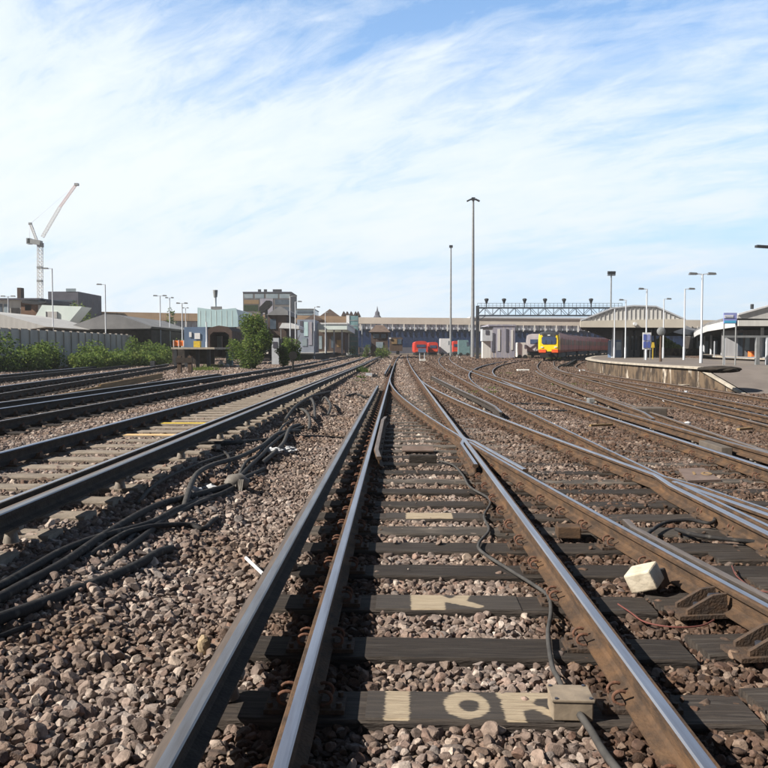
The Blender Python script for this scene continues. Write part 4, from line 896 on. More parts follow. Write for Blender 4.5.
# ---- canopies
def canopy1():
    t = empty('platform_canopy', (22.5, 72, PZ), 'wide grey platform canopy with a flat topped gable end', 'platform canopy')
    gable = [(580, 327.3), (580, 321), (612, 308.7), (633, 306.3), (655, 307), (684, 319.8), (684, 327.8)]
    prof = [XZ(a, b, 70) for a, b in gable]
    xc = XZ(632, 320, 70)[0]
    sec = [(70, 0.0), (78, 2.2), (88, 5.8), (98, 10.5), (112, 18.5)]
    roof = MB(); rings = []
    for Y, dx in sec: rings.append([Vector((x + dx, Y, z)) for x, z in prof])
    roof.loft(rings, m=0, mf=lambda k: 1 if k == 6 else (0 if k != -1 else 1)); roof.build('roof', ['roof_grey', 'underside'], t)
    g_ = MB(); g_.prism([(x, 69.85, z) for x, z in [prof[1]] + [(x, z) for x, z in prof[2:5]] + [prof[5]]], (0, .14, 0)); gs_ = g_.build('gable_sheet', 'sheet_pale', t)
    rb_ = MB()
    for k in range(24):
        x = prof[1][0] + (prof[5][0] - prof[1][0]) * (k + .5) / 24; zt_ = np.interp(x, [p[0] for p in prof[1:6]], [p[1] for p in prof[1:6]]); rb_.box((x, 69.82, (prof[1][1] + zt_) / 2 - .02), (.05, .05, max(.05, zt_ - prof[1][1] - .06)))
    rb_.build('cladding_rib', 'sheet_grey', gs_)
    f_ = MB(); x0, z0 = prof[0]; x1, z1 = prof[6]; f_.prism([(x0 - .05, 69.74, z0), (x1 + .05, 69.74, z1), (x1 + .05, 69.74, prof[5][1] + .08), (x0 - .05, 69.74, prof[1][1])], (0, .1, 0)); f_.build('fascia', 'fascia_pale', t)
    tr = MB()
    for i in (1, 2, 3, 4):
        a, b = prof[i], prof[i + 1]; tr.bar((a[0], 69.78, a[1] + .05), (b[0], 69.78, b[1] + .05), .12, .12)
    tr.build('verge_trim', 'paint_palegrey', t)
    lp = MB(); c = XZ(635, 324, 69.6); lp.cyl((c[0], 69.45, c[1]), (c[0], 69.7, c[1]), .16, 12); lp.build('gable_lamp', 'paint_white', t)
    u_ = MB()    # hanging bracket wedges under the left edge
    pts = [XZ(583, 327.4, 70.5), (XZ(612, 327.4, 70.5)), XZ(612, 339, 70.5), XZ(604, 336, 70.5)]
    u_.prism([(x, 70.5, z) for x, z in pts], (0, .3, 0))
    for Y, dx in sec[1:4]: u_.prism([(x + dx, Y, z) for x, z in pts], (0, .3, 0))
    pr = [XZ(684, 327.8, 70.5), XZ(655, 327.8, 70.5), XZ(655, 336, 70.5), XZ(664, 335, 70.5)]
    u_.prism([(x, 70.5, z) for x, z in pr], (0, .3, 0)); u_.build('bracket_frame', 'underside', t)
    for i, (px, Y) in enumerate(((612.5, 71), (655, 71), (634, 80), (661, 84))):
        x = XZ(px, 350, Y)[0]; c_ = MB(); c_.cyl((x, Y, PZ), (x, Y, 4.0), .11, 10); c_.build('column', 'dark_metal' if i else 'paint_palegrey', t)
canopy1()
def canopy2():
    t = empty('platform_canopy', (32, 60, .9), 'canopy at the photo edge with a long white fascia sloping up behind the nameboard', 'platform canopy')
    prof = [XZ(a, b, 56) for a, b in [(736.7, 326), (736.7, 315.6), (768, 306.8), (800, 300), (836, 307), (866, 316), (866, 326)]]
    roof = MB(); rings = []
    for k, (Y, dx) in enumerate(((56, 0), (70, 3.8), (88, 10.2), (110, 18.5), (137, 28.0))): rings.append([Vector((x + dx, Y, z)) for x, z in prof])
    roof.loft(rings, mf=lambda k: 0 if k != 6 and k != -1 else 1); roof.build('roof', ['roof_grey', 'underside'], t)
    f_ = MB()
    for i in range(4):
        a0, a1 = rings[i][0], rings[i + 1][0]; u0, u1 = Vector((0, 0, .55)), Vector((0, 0, .50))
        f_.add([a0 + Vector((-.06, 0, -.05)), a1 + Vector((-.06, 0, -.05)), a1 + u1 + Vector((-.06, 0, 0)), a0 + u0 + Vector((-.06, 0, 0)), a0 + Vector((.06, 0, -.05)), a1 + Vector((.06, 0, -.05))], [(0, 3, 2, 1), (0, 1, 5, 4)])
    f_.build('side_fascia', 'paint_white', t)
    g_ = MB(); g_.prism([(x, 55.86, z + (0.55 if i in (0, 5) else 0)) for i, (x, z) in enumerate([prof[0], prof[2], prof[3], prof[4], prof[6]])] if False else [(prof[0][0], 55.86, prof[0][1] + .55), (prof[1][0], 55.86, prof[1][1]), (prof[2][0], 55.86, prof[2][1]), (prof[3][0], 55.86, prof[3][1]), (prof[4][0], 55.86, prof[4][1]), (prof[5][0], 55.86, prof[5][1]), (prof[6][0], 55.86, prof[6][1] + .4)], (0, .12, 0)); g_.build('gable_sheet', 'sheet_grey', t)
    b_ = MB(); b_.box(((prof[0][0] + prof[6][0]) / 2, 55.8, prof[0][1] + .2), (prof[6][0] - prof[0][0], .12, .42)); b_.build('fascia', 'sheet_pale', t)
    tr = MB()
    for i in (1, 2, 3): tr.bar((prof[i][0], 55.8, prof[i][1] + .08), (prof[i + 1][0], 55.8, prof[i + 1][1] + .08), .16, .12)
    tr.build('verge_trim', 'paint_white', t)
    fn = MB(); x, z = XZ(752, 309, 56); fn.cyl((x, 56, z), (x, 56, z + .35), .12, 8); fn.build('roof_vent', 'dark_metal', t)
    for px, Y in ((690, 118), (697, 108), (704, 98), (711, 90), (722, 80), (741, 66), (762, 60)):
        x = XZ(px, 350, Y)[0]; c_ = MB(); c_.cyl((x, Y, .9), (x, Y, 4.0), .13, 8); c_.build('column', 'paint_palegrey', t)
canopy2()
# buildings under the canopies
def building_px(name, label, cat, px0, px1, pyt, Y, depth, mat, zb=0.0, wins=(), roofm=None, roof_h=0.0, group=None, over=0.0):
    x0, zt = XZ(px0, pyt, Y); x1, _ = XZ(px1, pyt, Y)
    t = empty(name, ((x0 + x1) / 2, Y + depth / 2, zb), label, cat, group)
    w = MB(); w.box(((x0 + x1) / 2, Y + depth / 2, (zt + zb) / 2), (x1 - x0, depth, zt - zb)); w.build('wall', mat, t)
    for wd in wins:
        a, b, c, d = wd[:4]; xa, za = XZ(a, c, Y); xb, zb_ = XZ(b, d, Y)
        q = MB(); q.box(((xa + xb) / 2, Y - .02, (za + zb_) / 2), (xb - xa, .10, za - zb_)); q.build('window' if len(wd) < 6 else wd[5], wd[4] if len(wd) > 4 else 'glass_d', t)
    if roofm:
        r = MB(); o_ = over
        if roof_h > 0:
            r.prism([(x0 - o_, Y - o_, zt), (x1 + o_, Y - o_, zt), ((x0 + x1) / 2, Y - o_, zt + roof_h)], (0, depth + 2 * o_, 0))
        else: r.box(((x0 + x1) / 2, Y + depth / 2, zt + .12), (x1 - x0 + 2 * o_ + .2, depth + 2 * o_ + .2, .24))
        r.build('roof', roofm, t)
    return t
building_px('waiting_room', 'grey panelled waiting room under the flat topped canopy', 'building', 623, 648, 329, 80, 3, 'shade_wall', PZ, [(624, 628, 336, 357, 'glass_p', 'door'), (631, 637, 336, 350, 'glass_d'), (640, 646, 336, 357, 'underside')])
building_px('platform_shelter', 'pale blue glazed cabin by the lamp posts beneath the canopy', 'building', 615, 621.5, 340, 71, 2.2, 'hoard', PZ, [(616, 620.6, 342, 350, 'glass_p')])
building_px('station_building', 'long pale panelled platform building under the edge canopy', 'building', 738, 790, 330, 62, 3, 'shade_wall', .92, [(738, 742, 333, 356, 'glass_d', 'door'), (745, 749, 335, 350, 'glass_p'), (755, 760, 341, 357, 'glass_d', 'door'), (727 + 36, 768, 336, 356, 'glass_d')])
building_px('building_or_shade_block', 'dark block added for the shade under the canopy beyond the sloping white fascia', 'building', 693, 745, 336, 112, 3, 'wall_dark', .9, [(697, 700, 341, 353, 'glass_p'), (705, 708, 341, 353, 'glass_p'), (714, 717, 341, 354, 'glass_p'), (724, 728, 340, 354, 'glass_p')])  # added dark block, stands in for the shaded canopy interior
bn = MB(); boxpx(bn, 751.5, 755.5, 351, 357.5, 60.5, .6); tag(bn.build('litter_bin', 'orange'), 'small orange brown bin against the pale platform building', 'bin')
bank = MB(); r_ = random.Random(8)
for k in range(900):
    Y = r_.uniform(100, 112); px = r_.uniform(652, 688); x, z = XZ(px, 0, Y); zz_ = .9 + r_.uniform(0, 2.2) * (1 - abs(px - 668) / 30); s_ = .35
    a = r_.uniform(0, 6.28); bank.add([(x - s_ * math.cos(a), Y - s_ * math.sin(a), zz_), (x + s_ * math.cos(a), Y + s_ * math.sin(a), zz_ + r_.uniform(-.1, .1)), (x + r_.uniform(-.2, .2), Y, zz_ + s_)], [(0, 1, 2)])
tag(bank.build('grass_bank', 'leaf_light'), 'bright green bank of weeds seen between the two canopies', 'weeds', kind='stuff')
wl2 = MB(); boxpx(wl2, 640, 700, 348.5, 352.5, 98, .4, zb=.7); tag(wl2.build('low_wall', 'pwall'), 'low brown brick wall behind the platform between the canopies', 'wall')

# ---- lamp posts
def lamp_post(px, pyt, Y, zb, label, arms, mat='paint_palegrey', arm_px=7, r=.055, group='platform lamp posts', thick=1.0):
    x, zt = XZ(px, pyt, Y); t = empty('lamp_post', (x, Y, zb), label, 'lamp post', group)
    p = MB(); p.tube([(x, Y, zb), (x, Y, zb + .9), (x, Y, zb + .95), (x, Y, zt)], [r * 1.5 * thick, r * 1.5 * thick, r * thick, r * .85 * thick], 10); p.build('pole', mat, t)
    L_ = arm_px * Y / F
    for s_ in arms:
        a = MB(); a.bar((x, Y, zt - .03), (x + s_ * L_ * .45, Y, zt + .02), .05, .05); a.build('bracket', mat, t)
        h = MB(); xm = x + s_ * L_ * .72
        h.loft([[(xm - L_ * .30, Y - .13, zt - .04), (xm - L_ * .30, Y + .13, zt - .04), (xm - L_ * .26, Y + .07, zt + .09), (xm - L_ * .26, Y - .07, zt + .09)], [(xm + L_ * .30, Y - .13, zt - .04), (xm + L_ * .30, Y + .13, zt - .04), (xm + L_ * .26, Y + .07, zt + .07), (xm + L_ * .26, Y - .07, zt + .07)]])
        h.build('lamp_head', 'lamp_grey', t)
    return t
lamp_post(702.5, 274, 42, PZ, 'tallest white lamp post on the platform with two arms in a T', (-1, 1), arm_px=13)
lamp_post(685, 289, 55, PZ, 'white lamp post between the two canopies with one arm pointing away from the trains', (1,), arm_px=9.5)
lamp_post(647, 289, 55, PZ, 'white lamp post carrying the blue and white poster board', (-1,), arm_px=8)
lamp_post(664, 299, 66, PZ, 'white lamp post rising behind the round mirror', (1,), arm_px=7)
lamp_post(626, 300, 66, PZ, 'white lamp post in front of the canopy, second from the yellow train', (-1,), arm_px=6.5)
lamp_post(651.5, 307.5, 78, PZ, 'slender lamp post just behind the poster board', (1,), arm_px=5)
lamp_post(614.8, 309, 68, PZ, 'bare white pole at the platform edge nearest the yellow train', (), arm_px=5)
x_, z_ = XZ(780, 247.5, 30)
t = empty('lamp_post', (x_, 30, .1), 'lamp post mostly out of frame with only its dark lamp head showing', 'lamp post', 'platform lamp posts')
p = MB(); p.tube([(x_, 30, .1), (x_, 30, z_)], .06, 10); p.build('pole', 'paint_palegrey', t)
p = MB(); p.box((x_ - .62, 30, z_ + .03), (.62, .22, .09), ry=.06); p.bar((x_ - .35, 30, z_), (x_, 30, z_ - .05), .05); p.build('lamp_head', 'dark_metal', t)
# poster board, mirror, nameboard, yellow marker, shelter
pb = empty('poster_board', (*XZ(647, 340, 54.7)[:1], 54.7, PZ), 'blue and white double poster board on the lamp post', 'poster board')
q = MB(); boxpx(q, 643, 651, 332.5, 349.5, 54.7, .08); q.build('backing', 'paint_white', pb)
for a, b in ((334.3, 340.3), (341.5, 347.8)):
    for c, d in ((643.6, 646.6), (647.6, 650.2)):
        q = MB(); boxpx(q, c, d, a, b, 54.66, .03); q.build('poster', 'sign_blue' if c < 645 or a > 341 else 'sign_violet', pb)
for c in (644.5, 650):
    x, z = XZ(c, 349, 54.75); q = MB(); q.cyl((x, 54.75, PZ), (x, 54.75, z), .03, 6); q.build('leg', 'galv', pb)
mr = empty('round_mirror', (*XZ(661, 350, 47)[:1], 47, PZ), 'round grey convex mirror on a short brown post', 'mirror')
x, z = XZ(661, 331.5, 47); q = MB(); q.tube([(x, 47, PZ), (x, 47, PZ + .8), (x, 47, z)], [.09, .085, .05], 8); q.build('post', 'brown_metal', mr)
q = MB(); q.loft([[(x + r * math.cos(a), 47 - d, z + r * math.sin(a)) for a in [i * math.pi / 8 for i in range(16)]] for r, d in ((.24, 0), (.27, .03), (.25, .08), (.15, .13), (.02, .15))], smooth=False); q.build('mirror_dish', 'galv', mr)
q = MB(); x, z = XZ(653, 345, 60); q.box((x, 60, z), (.26, .05, .42), taper=.6); q.cyl((x, 60, PZ), (x, 60, z - .2), .03, 6); tag(q.build('warning_marker', 'yellow'), 'small yellow marker beside the blue poster board', 'marker')
nb = empty('station_nameboard', (*XZ(730, 350, 36)[:1], 36, PZ), 'blue and white station nameboard on two tall posts', 'sign')
q = MB(); boxpx(q, 724, 736.8, 312.8, 323.6, 36, .06); q.build('panel', 'sign_violet', nb)
q = MB(); boxpx(q, 724.5, 733.5, 315.0, 318.0, 35.98, .03); q.build('name_strip', 'paint_white', nb)
q = MB(); boxpx(q, 724.5, 736.0, 320.6, 323.0, 35.98, .03); q.build('cyan_strip', 'sign_cyan', nb)
xn, zn = XZ(729, 316.5, 36); text('Clapham Junction', .062, (xn, 35.96, zn), (math.pi / 2, 0, 0), 'sign_blue', nb, ext=.002)
for px in (724.3, 736.2):
    x, z = XZ(px, 313, 36.05); q = MB(); q.cyl((x, 36.05, PZ), (x, 36.05, z), .035, 8); q.build('post', 'galv', nb)
sh_ = empty('platform_fence', (*XZ(745, 350, 37)[:1], 37, PZ), 'grey green steel frame with glass panel at the end of the platform', 'fence')
q = MB(); a = XZ(724, 336.6, 37); b = XZ(790, 336.6, 37); q.bar((a[0], 37, a[1]), (b[0], 37, b[1]), .10, .10); q.build('top_bar', 'galv', sh_)
for px, w_, mt in ((724.5, .07, 'paint_palegrey'), (757.5, .17, 'galv'), (767.5, .14, 'paint_palegrey'), (786, .1, 'galv')):
    x = XZ(px, 340, 37)[0]; q = MB(); q.box((x, 37, (PZ + a[1]) / 2 - .05), (w_, w_, a[1] - PZ)); q.build('post', mt, sh_)
q = MB(); x0 = XZ(724.8, 340, 37)[0]; q.bar((x0, 37, a[1] - .1), (x0, 37, PZ + .35), .04); q.bar((x0 + .15, 38.5, a[1] - .2), (x0 + .15, 38.5, PZ + .35), .04)
q.bar((x0, 37, PZ + .35), (b[0], 37, PZ + .35), .05); q.build('side_frame', 'paint_palegrey', sh_)

# ---- yellow fronted train
def car_section(w, z0, h, k=1.0, roof=.55, wt=None):
    """closed outline, x across, z up: floor, side, shoulder, roof"""
    hw = w / 2 * k; zt = z0 + h
    return [(-hw * .93, z0), (hw * .93, z0), (hw, z0 + .35), (hw, z0 + h * .62), (hw * .93, zt - roof * .55), (hw * .72, zt - roof * .18), (hw * .30, zt), (-hw * .30, zt), (-hw * .72, zt - roof * .18), (-hw * .93, zt - roof * .55), (-hw, z0 + h * .62), (-hw, z0 + .35)]
def train_car(root, cen, y0, y1, first=False, body='red_train', cap=0):
    def fr(Y):
        t = tang(cen, Y); return Vector((cen(Y), Y, rise(Y))), t, Vector((t.y, -t.x, 0))
    Ys = np.linspace(y0, y1, 7); rings = []; bh = 2.75; z0 = .95
    if first:
        for dy, k, hz_, zl in ((0.0, .80, .80, .18), (.25, .92, .93, .05), (.8, .99, .99, 0)):
            c, t, s_ = fr(y0 + dy); rings.append([c + s_ * x + Vector((0, 0, z0 + zl + (z - z0) * hz_)) for x, z in car_section(2.74, z0, bh, k)])
        Ys = Ys[1:]
    for Y in Ys:
        c, t, s_ = fr(Y); rings.append([c + s_ * x + Vector((0, 0, z)) for x, z in car_section(2.74, z0, bh)])
    # skirts red-maroon, body, roof
    def mf(k):
        if k == -1: return cap
        return {0: 3, 1: 1, 11: 1, 2: 2, 10: 2, 3: 2, 9: 2}.get(k, 3) if not first or True else 0
    mb = MB(); mb.loft(rings[(2 if first else 0):], mf=mf); 
    b = mb.build('coach_body', ['yellow_train', 'maroon', body, 'train_roof'], root)
    if first:
        nb_ = MB(); nb_.loft(rings[:3], mf=lambda k: {0: 1, 1: 1, 11: 1, 4: 2, 5: 2, 6: 2, 7: 2, 8: 2}.get(k, 0) if k >= 0 else 0, cap=True); nb_.build('nose', ['yellow_train', 'orange_red', 'dark_metal'], root)
    # windows on both sides, in bays
    L_ = (y1 - y0); n = 8
    for sd_ in (-1, 1):
        wm = MB(); dm = MB()
        for i in range(n):
            ya_ = y0 + L_ * (i + .18) / n + (1.0 if first and i == 0 else 0); yb_ = y0 + L_ * (i + .84) / n
            ca, ta, sa = fr(ya_); cb2, tb, sb = fr(yb_)
            vsx = []
            for c, s_, z in ((ca, sa, 1.95), (cb2, sb, 1.95), (cb2, sb, 2.75), (ca, sa, 2.75)): vsx.append(c + s_ * sd_ * (1.395 if z < 2.7 else 1.375) + Vector((0, 0, z)))
            wm.add(vsx, [(0, 1, 2, 3)])
            if i in (2, 5):
                ca, ta, sa = fr(ya_ - .25); cb2, tb, sb = fr(yb_ - .9)
                dm.add([ca + sa * sd_ * 1.405 + Vector((0, 0, 1.0)), cb2 + sb * sd_ * 1.405 + Vector((0, 0, 1.0)), cb2 + sb * sd_ * 1.39 + Vector((0, 0, 2.9)), ca + sa * sd_ * 1.39 + Vector((0, 0, 2.9))], [(0, 1, 2, 3)])
        wm.build('window_band', 'train_window', b); dm.build('sliding_door', 'orange_red', b)
    un = MB(); c, t, s_ = fr((y0 + y1) / 2); ang = math.atan2(-t.x, t.y)
    un.box(c + Vector((0, 0, .62)), (2.3, (y1 - y0) * .9, .62), rz=ang); 
    for f_ in (.12, .2, .8, .88):
        c, t, s_ = fr(y0 + (y1 - y0) * f_)
        for sd_ in (-1, 1): un.cyl(c + s_ * sd_ * .70 + Vector((0, 0, .42)), c + s_ * sd_ * .84 + Vector((0, 0, .42)), .42, 14)
    un.build('underframe', 'black', root)
    return b
tr = empty('train', (20.8, 96, 0), 'red commuter train with a yellow front standing on the curve by the platform', 'train')
Y = 96.0
for i in range(6):
    dy = (20.0, 18.6, 17, 15.2, 14, 13)[i]; train_car(tr, Ecen, Y, Y + dy - .5, first=(i == 0), body='maroon', cap=3); Y += dy
# cab details
c, t_, s_ = Vector((Ecen(96), 96, rise(96))), tang(Ecen, 96), None
s_ = Vector((t_.y, -t_.x, 0)); fw = -t_
def cabq(name, x0, x1, z0, z1, mat, d=.05, sl=0.0, chamf=0.0):
    q = MB(); pts = [(x0 + chamf, z0), (x1 - chamf, z0), (x1, z0 + chamf), (x1, z1 - chamf), (x1 - chamf, z1), (x0 + chamf, z1), (x0, z1 - chamf), (x0, z0 + chamf)]
    q.prism([c + s_ * a + Vector((0, 0, b)) + fw * (d - sl * (b - z0)) for a, b in pts], -fw * .08); return q.build(name, mat, tr)
cabq('windscreen', -.88, .88, 2.02, 2.98, 'screen', .06, 0.0, .14)
cabq('roof_hood', -.84, .84, 3.0, 3.36, 'dark_metal', .05, 0, .12)
for sx in (-.35, .35): cabq('wiper', sx - .02, sx + .02, 2.04, 2.5, 'black', .09)
cabq('lamp_panel', -.16, .16, 3.08, 3.2, 'paint_white', .09)
cabq('buffer_beam', -1.12, -.35, .98, 1.38, 'orange_red', .10, 0, .03); cabq('buffer_beam', .35, 1.12, .98, 1.38, 'orange_red', .10, 0, .03)
for sx in (-.82, .82):
    cabq('headlight', sx - .16, sx + .16, 1.58, 1.72, 'paint_white', .09, 0, .03)
q = MB(); q.box(c + fw * .28 + Vector((0, 0, .95)), (.42, .5, .36), rz=math.atan2(-t_.x, t_.y)); q.build('coupler', 'black', tr)
cabq('snow_plough', -1.0, 1.0, .35, .90, 'black', .02, 0, .1)
# second unit behind, grey nose
Gcen = lambda Y: Ecen(Y) - 4.0 + max(0, Y - 120) * .02
t2 = empty('train', (Gcen(118), 118, 0), 'dull grey train end standing just behind the yellow fronted one', 'train')
Y = 119.0
train_car(t2, Gcen, Y, Y + 19, body='train_grey', cap=2)
q = MB(); cc = Vector((Gcen(119), 119, rise(119))); tt = tang(Gcen, 119); ang = math.atan2(-tt.x, tt.y)
q.box(cc + Vector((0, -.05, 2.1)), (2.3, .12, 2.2), rz=ang); q.build('end_panel', 'train_grey', t2)
q = MB(); q.box(cc + Vector((0, -.14, 2.5)), (1.5, .06, .7), rz=ang); q.build('windscreen', 'screen', t2)

# ---- the long footbridge
def BY_(px):   # distance of the bridge line at a pixel column
    k = (px - 384) / F; return 187 / (1 - .36 * k)
BYl = lambda px: 187 / (1 - .02 * (px - 384) / F)
br = empty('footbridge', (0, 187, 0), 'long covered station footbridge with brown fascia and blue cladding across the whole yard', 'footbridge')
def bstrip(mb, px0, px1, py_t0, py_b0, py_t1, py_b1, dpt, m=0, out_=0.0, n=1):
    Ya, Yb = BYl(px0) - out_, BYl(px1) - out_
    xa, zta = XZ(px0, py_t0, Ya); _, zba = XZ(px0, py_b0, Ya); xb, ztb = XZ(px1, py_t1, Yb); _, zbb = XZ(px1, py_b1, Yb)
    mb.prism([(xa, Ya, zba), (xb, Yb, zbb), (xb, Yb, ztb), (xa, Ya, zta)], (0, dpt, 0), m)
q = MB(); bstrip(q, 92, 358, 311.5, 319.5, 316.5, 323.6, 9, 0); q.build('roof_fascia', 'fascia_brown', br)
q = MB(); bstrip(q, 358, 620, 317.3, 323.6, 319.0, 326.3, 9, 0); bstrip(q, 620, 740, 319.0, 326.5, 320.5, 328.5, 9, 0); q.build('roof_fascia', 'bridge_roof', br)
q = MB(); bstrip(q, 470, 600, 316.6, 318.1, 317.6, 319.2, 8, 0, .3); q.build('roof_edge', 'paint_palegrey', br)
q = MB(); bstrip(q, 92, 358, 320, 327, 324, 330, 7, 0, -1); bstrip(q, 358, 740, 323.8, 329, 326.5, 332, 7, 0, -.3); q.build('glazing', 'window_row', br)
q = MB(); bstrip(q, 92, 358, 327, 334, 330, 340, 7, 0, -.8); q.build('lower_wall', 'slate', br)
q = MB(); bstrip(q, 358, 740, 329, 347, 333, 349, 7, 0, -.6); q.build('blue_cladding', 'blue_clad', br)
q_all = MB()
for i in range(118):
    px = 98 + i * 5.45
    if 196 < px < 236: continue
    tp = 320 + (px - 92) / 266 * 4 if px < 358 else 324 + (px - 358) / 382 * 2.8
    bstrip(q_all, px, px + (.7 if i % 4 else 1.4), tp, tp + 6.4, tp, tp + 6.4, .2, i % 2, .1)
q_all.build('window_frame', ['sheet_pale', 'dark_metal'], br)
for px in (372, 398, 436, 470, 520, 560, 600, 640, 690, 120, 170, 260, 320):
    Yb = BYl(px); x, z = XZ(px, 332, Yb); q = MB(); q.box((x, Yb + 2, z / 2 + .2), (.8, .8, z)); q.build('pier', 'dark_metal', br)

# ---- dark strip added to close the bright gap under the footbridge
sh2_ = building_px('gap_fill_wall', 'long dark strip of wall added to close the view below the footbridge', 'shed', 150, 620, 345.5, 262, 14, 'slate', 0)
# ---- gantry
ga = empty('signal_gantry', (XZ(478, 350, 115)[0], 115, 0), 'dark lattice gantry with handrail spanning above the tracks', 'gantry')
Yg0, Yg1 = 115, 118
x0, _ = XZ(477.5, 310, Yg0); x1, _ = XZ(622, 310, Yg0)
zt = XZ(500, 307.6, Yg0)[1]; zb = XZ(500, 315.4, Yg0)[1]; zr = XZ(500, 303.2, Yg0)[1]
for yy in (Yg0, Yg0 + 1.4):
    q = MB(); q.bar((x0, yy, zt), (x1, yy, zt), .16, .18); q.bar((x0, yy, zb), (x1, yy, zb), .16, .18); q.build('chord', 'gantry', ga)
n_ = 19; dx = (x1 - x0) / n_
q = MB(); v_ = MB()
for i in range(n_ + 1):
    x = x0 + dx * i; v_.bar((x, Yg0, zb), (x, Yg0, zt), .09)
    if i < n_: q.bar((x, Yg0, zt if i % 2 else zb), (x + dx, Yg0, zb if i % 2 else zt), .07)
    if i < n_: q.bar((x, Yg0 + 1.4, zt if i % 2 else zb), (x + dx, Yg0 + 1.4, zb if i % 2 else zt), .07)
q.build('lattice', 'gantry', ga); v_.build('vertical_bar_frame', 'gantry', ga)
q = MB(); q.bar((x0, Yg0, zr), (x1, Yg0, zr), .05); q.bar((x0, Yg0, (zr + zt) / 2), (x1, Yg0, (zr + zt) / 2), .04)
for i in range(2 * n_ + 1): q.bar((x0 + dx * i / 2, Yg0, zt), (x0 + dx * i / 2, Yg0, zr), .045)
q.build('handrail', 'gantry', ga)
q = MB(); q.box((x0 + .1, Yg0 + .7, zt / 2), (.45, .45, zt + .6)); q.build('leg', 'dark_metal', ga)
q = MB(); q.box((x1 - .1, Yg0 + .7, zt / 2), (.45, .45, zt + .3)); q.build('leg', 'dark_metal', ga)
q = MB(); q.bar((x0, Yg0, zb - .9), (x0 + 1.3, Yg0, zb), .10); q.build('knee_brace', 'gantry', ga)
for px in (486.5, 504, 524.6, 545, 564, 591):
    x, z = XZ(px, 302, Yg0 + .6); q = MB(); q.cyl((x, Yg0 + .6, zt), (x, Yg0 + .6, z + .1), .07, 8)
    q.loft([[(x + r * math.cos(a), Yg0 + .6 + r * math.sin(a), z + h) for a in [k * math.pi / 4 for k in range(8)]] for r, h in ((.12, -.25), (.20, .05), (.34, .35), (.30, .48), (.1, .55))]); q.build('signal_lamp', 'dark_metal', ga)

# ---- tall lighting masts
def mast(px, pyt, Y, label, r0, r1, head, mat='galv'):
    x, z = XZ(px, pyt, Y); zb = rise(Y) - .2; t = empty('lighting_mast', (x, Y, zb), label, 'lighting mast', 'yard lighting masts')
    p = MB(); p.tube([(x, Y, zb), (x, Y, zb + (z - zb) * .33), (x, Y, zb + (z - zb) * .34), (x, Y, zb + (z - zb) * .68), (x, Y, z)], [r0, r0 * .92, r0 * .85, r0 * .7, r1], 10); p.build('pole', mat, t)
    if head == 'wings':
        for s_ in (-1, 1):
            h = MB(); h.bar((x, Y, z - .1), (x + s_ * .55, Y, z + .05), .12); h.box((x + s_ * .72, Y, z - .12), (.85, .5, .22), ry=s_ * .45); h.build('floodlight', 'dark_metal', t)
        h = MB(); h.box((x, Y, z + .10), (.6, .6, .45)); h.build('head_frame', 'dark_metal', t)
    elif head == 'small':
        h = MB(); h.box((x, Y, z), (.7, .5, .5)); h.build('head_frame', 'dark_metal', t)
    else:
        for s_ in (-1, 0, 1):
            h = MB(); h.box((x + s_ * .34, Y - .1, z + .0), (.28, .4, .42), rx=.2); h.build('floodlight', 'dark_metal', t)
        h = MB(); h.box((x, Y, z - .30), (1.0, .3, .1)); h.build('head_frame', 'galv', t)
mast(473.3, 199.5, 135, 'tallest grey lighting mast topped by two drooping floodlights', .34, .17, 'wings')
mast(451, 246.5, 160, 'thin lighting mast with a tiny head, shorter than its neighbour', .24, .12, 'small')
mast(611.3, 273, 100, 'short lighting mast with a boxy lamp cluster rising behind the flat topped canopy', .13, .08, 'cluster')

# ---- mid-distance objects in the yard
building_px('relay_building', 'lilac grey corrugated yard building below the gantry', 'building', 489, 515, 326, 125, 9, 'lilac', .1, [(492, 494.5, 333, 352, 'slate', 'cladding_strip'), (497.5, 500, 329, 351, 'sheet_pale', 'cladding_strip'), (506, 508, 329, 352, 'slate', 'cladding_strip'), (511, 513, 330, 350, 'sheet_pale', 'cladding_strip')], 'lilac')
building_px('lookout_cabin', 'small white cabin with one dark window on a narrow base, beside the gantry leg', 'cabin', 482.5, 492.5, 328.5, 120, 2.5, 'paint_palegrey', XZ(0, 341, 120)[1], [(485.5, 488.8, 330.2, 334.5, 'slate')], 'dark_metal')
x, z = XZ(487, 341, 120.4); q = MB(); q.box((x, 121.5, z / 2), (1.25, 1.6, z)); tag(q.build('cabin_base', 'sheet_pale'), 'narrow pale block carrying the small white cabin', 'cabin base')
for px0, px1, t0_, b0, Yc, mt, lb in ((414.5, 427.5, 341, 350.5, 150, 'red_train', 'bright red coach end nearest the signal cabin'), (428.5, 438, 342, 350, 160, 'red_train', 'darker red coach end between the first coach and the white van'), (453, 459.5, 341, 349, 170, 'red_train', 'red coach seen between the thin mast and the tall mast')):
    x0, zt_ = XZ(px0, t0_, Yc); x1, _ = XZ(px1, t0_, Yc); w_ = x1 - x0; t = empty('railway_coach', ((x0 + x1) / 2, Yc, .5), lb, 'railway coach', 'red coaches under the footbridge')
    q = MB(); q.loft([[((x0 + x1) / 2 + a * w_ / 2.74, Yc + d, .2 + b * (zt_ - .2) / 3.7) for a, b in car_section(2.74, .95, 2.75)] for d in (0, 12)]); q.build('coach_body', mt, t)
    q = MB(); q.box(((x0 + x1) / 2, Yc - .04, zt_ - .95), (w_ * .7, .06, .55)); q.build('window_band', 'screen', t)
    q = MB(); q.box(((x0 + x1) / 2, Yc + 6, .65), (w_ * .85, 12, .5)); q.build('underframe', 'black', t)
    q = MB(); q.box(((x0 + x1) / 2, Yc - .06, 1.25), (w_ * .9, .08, .22)); q.build('buffer_beam', 'orange_red', t)
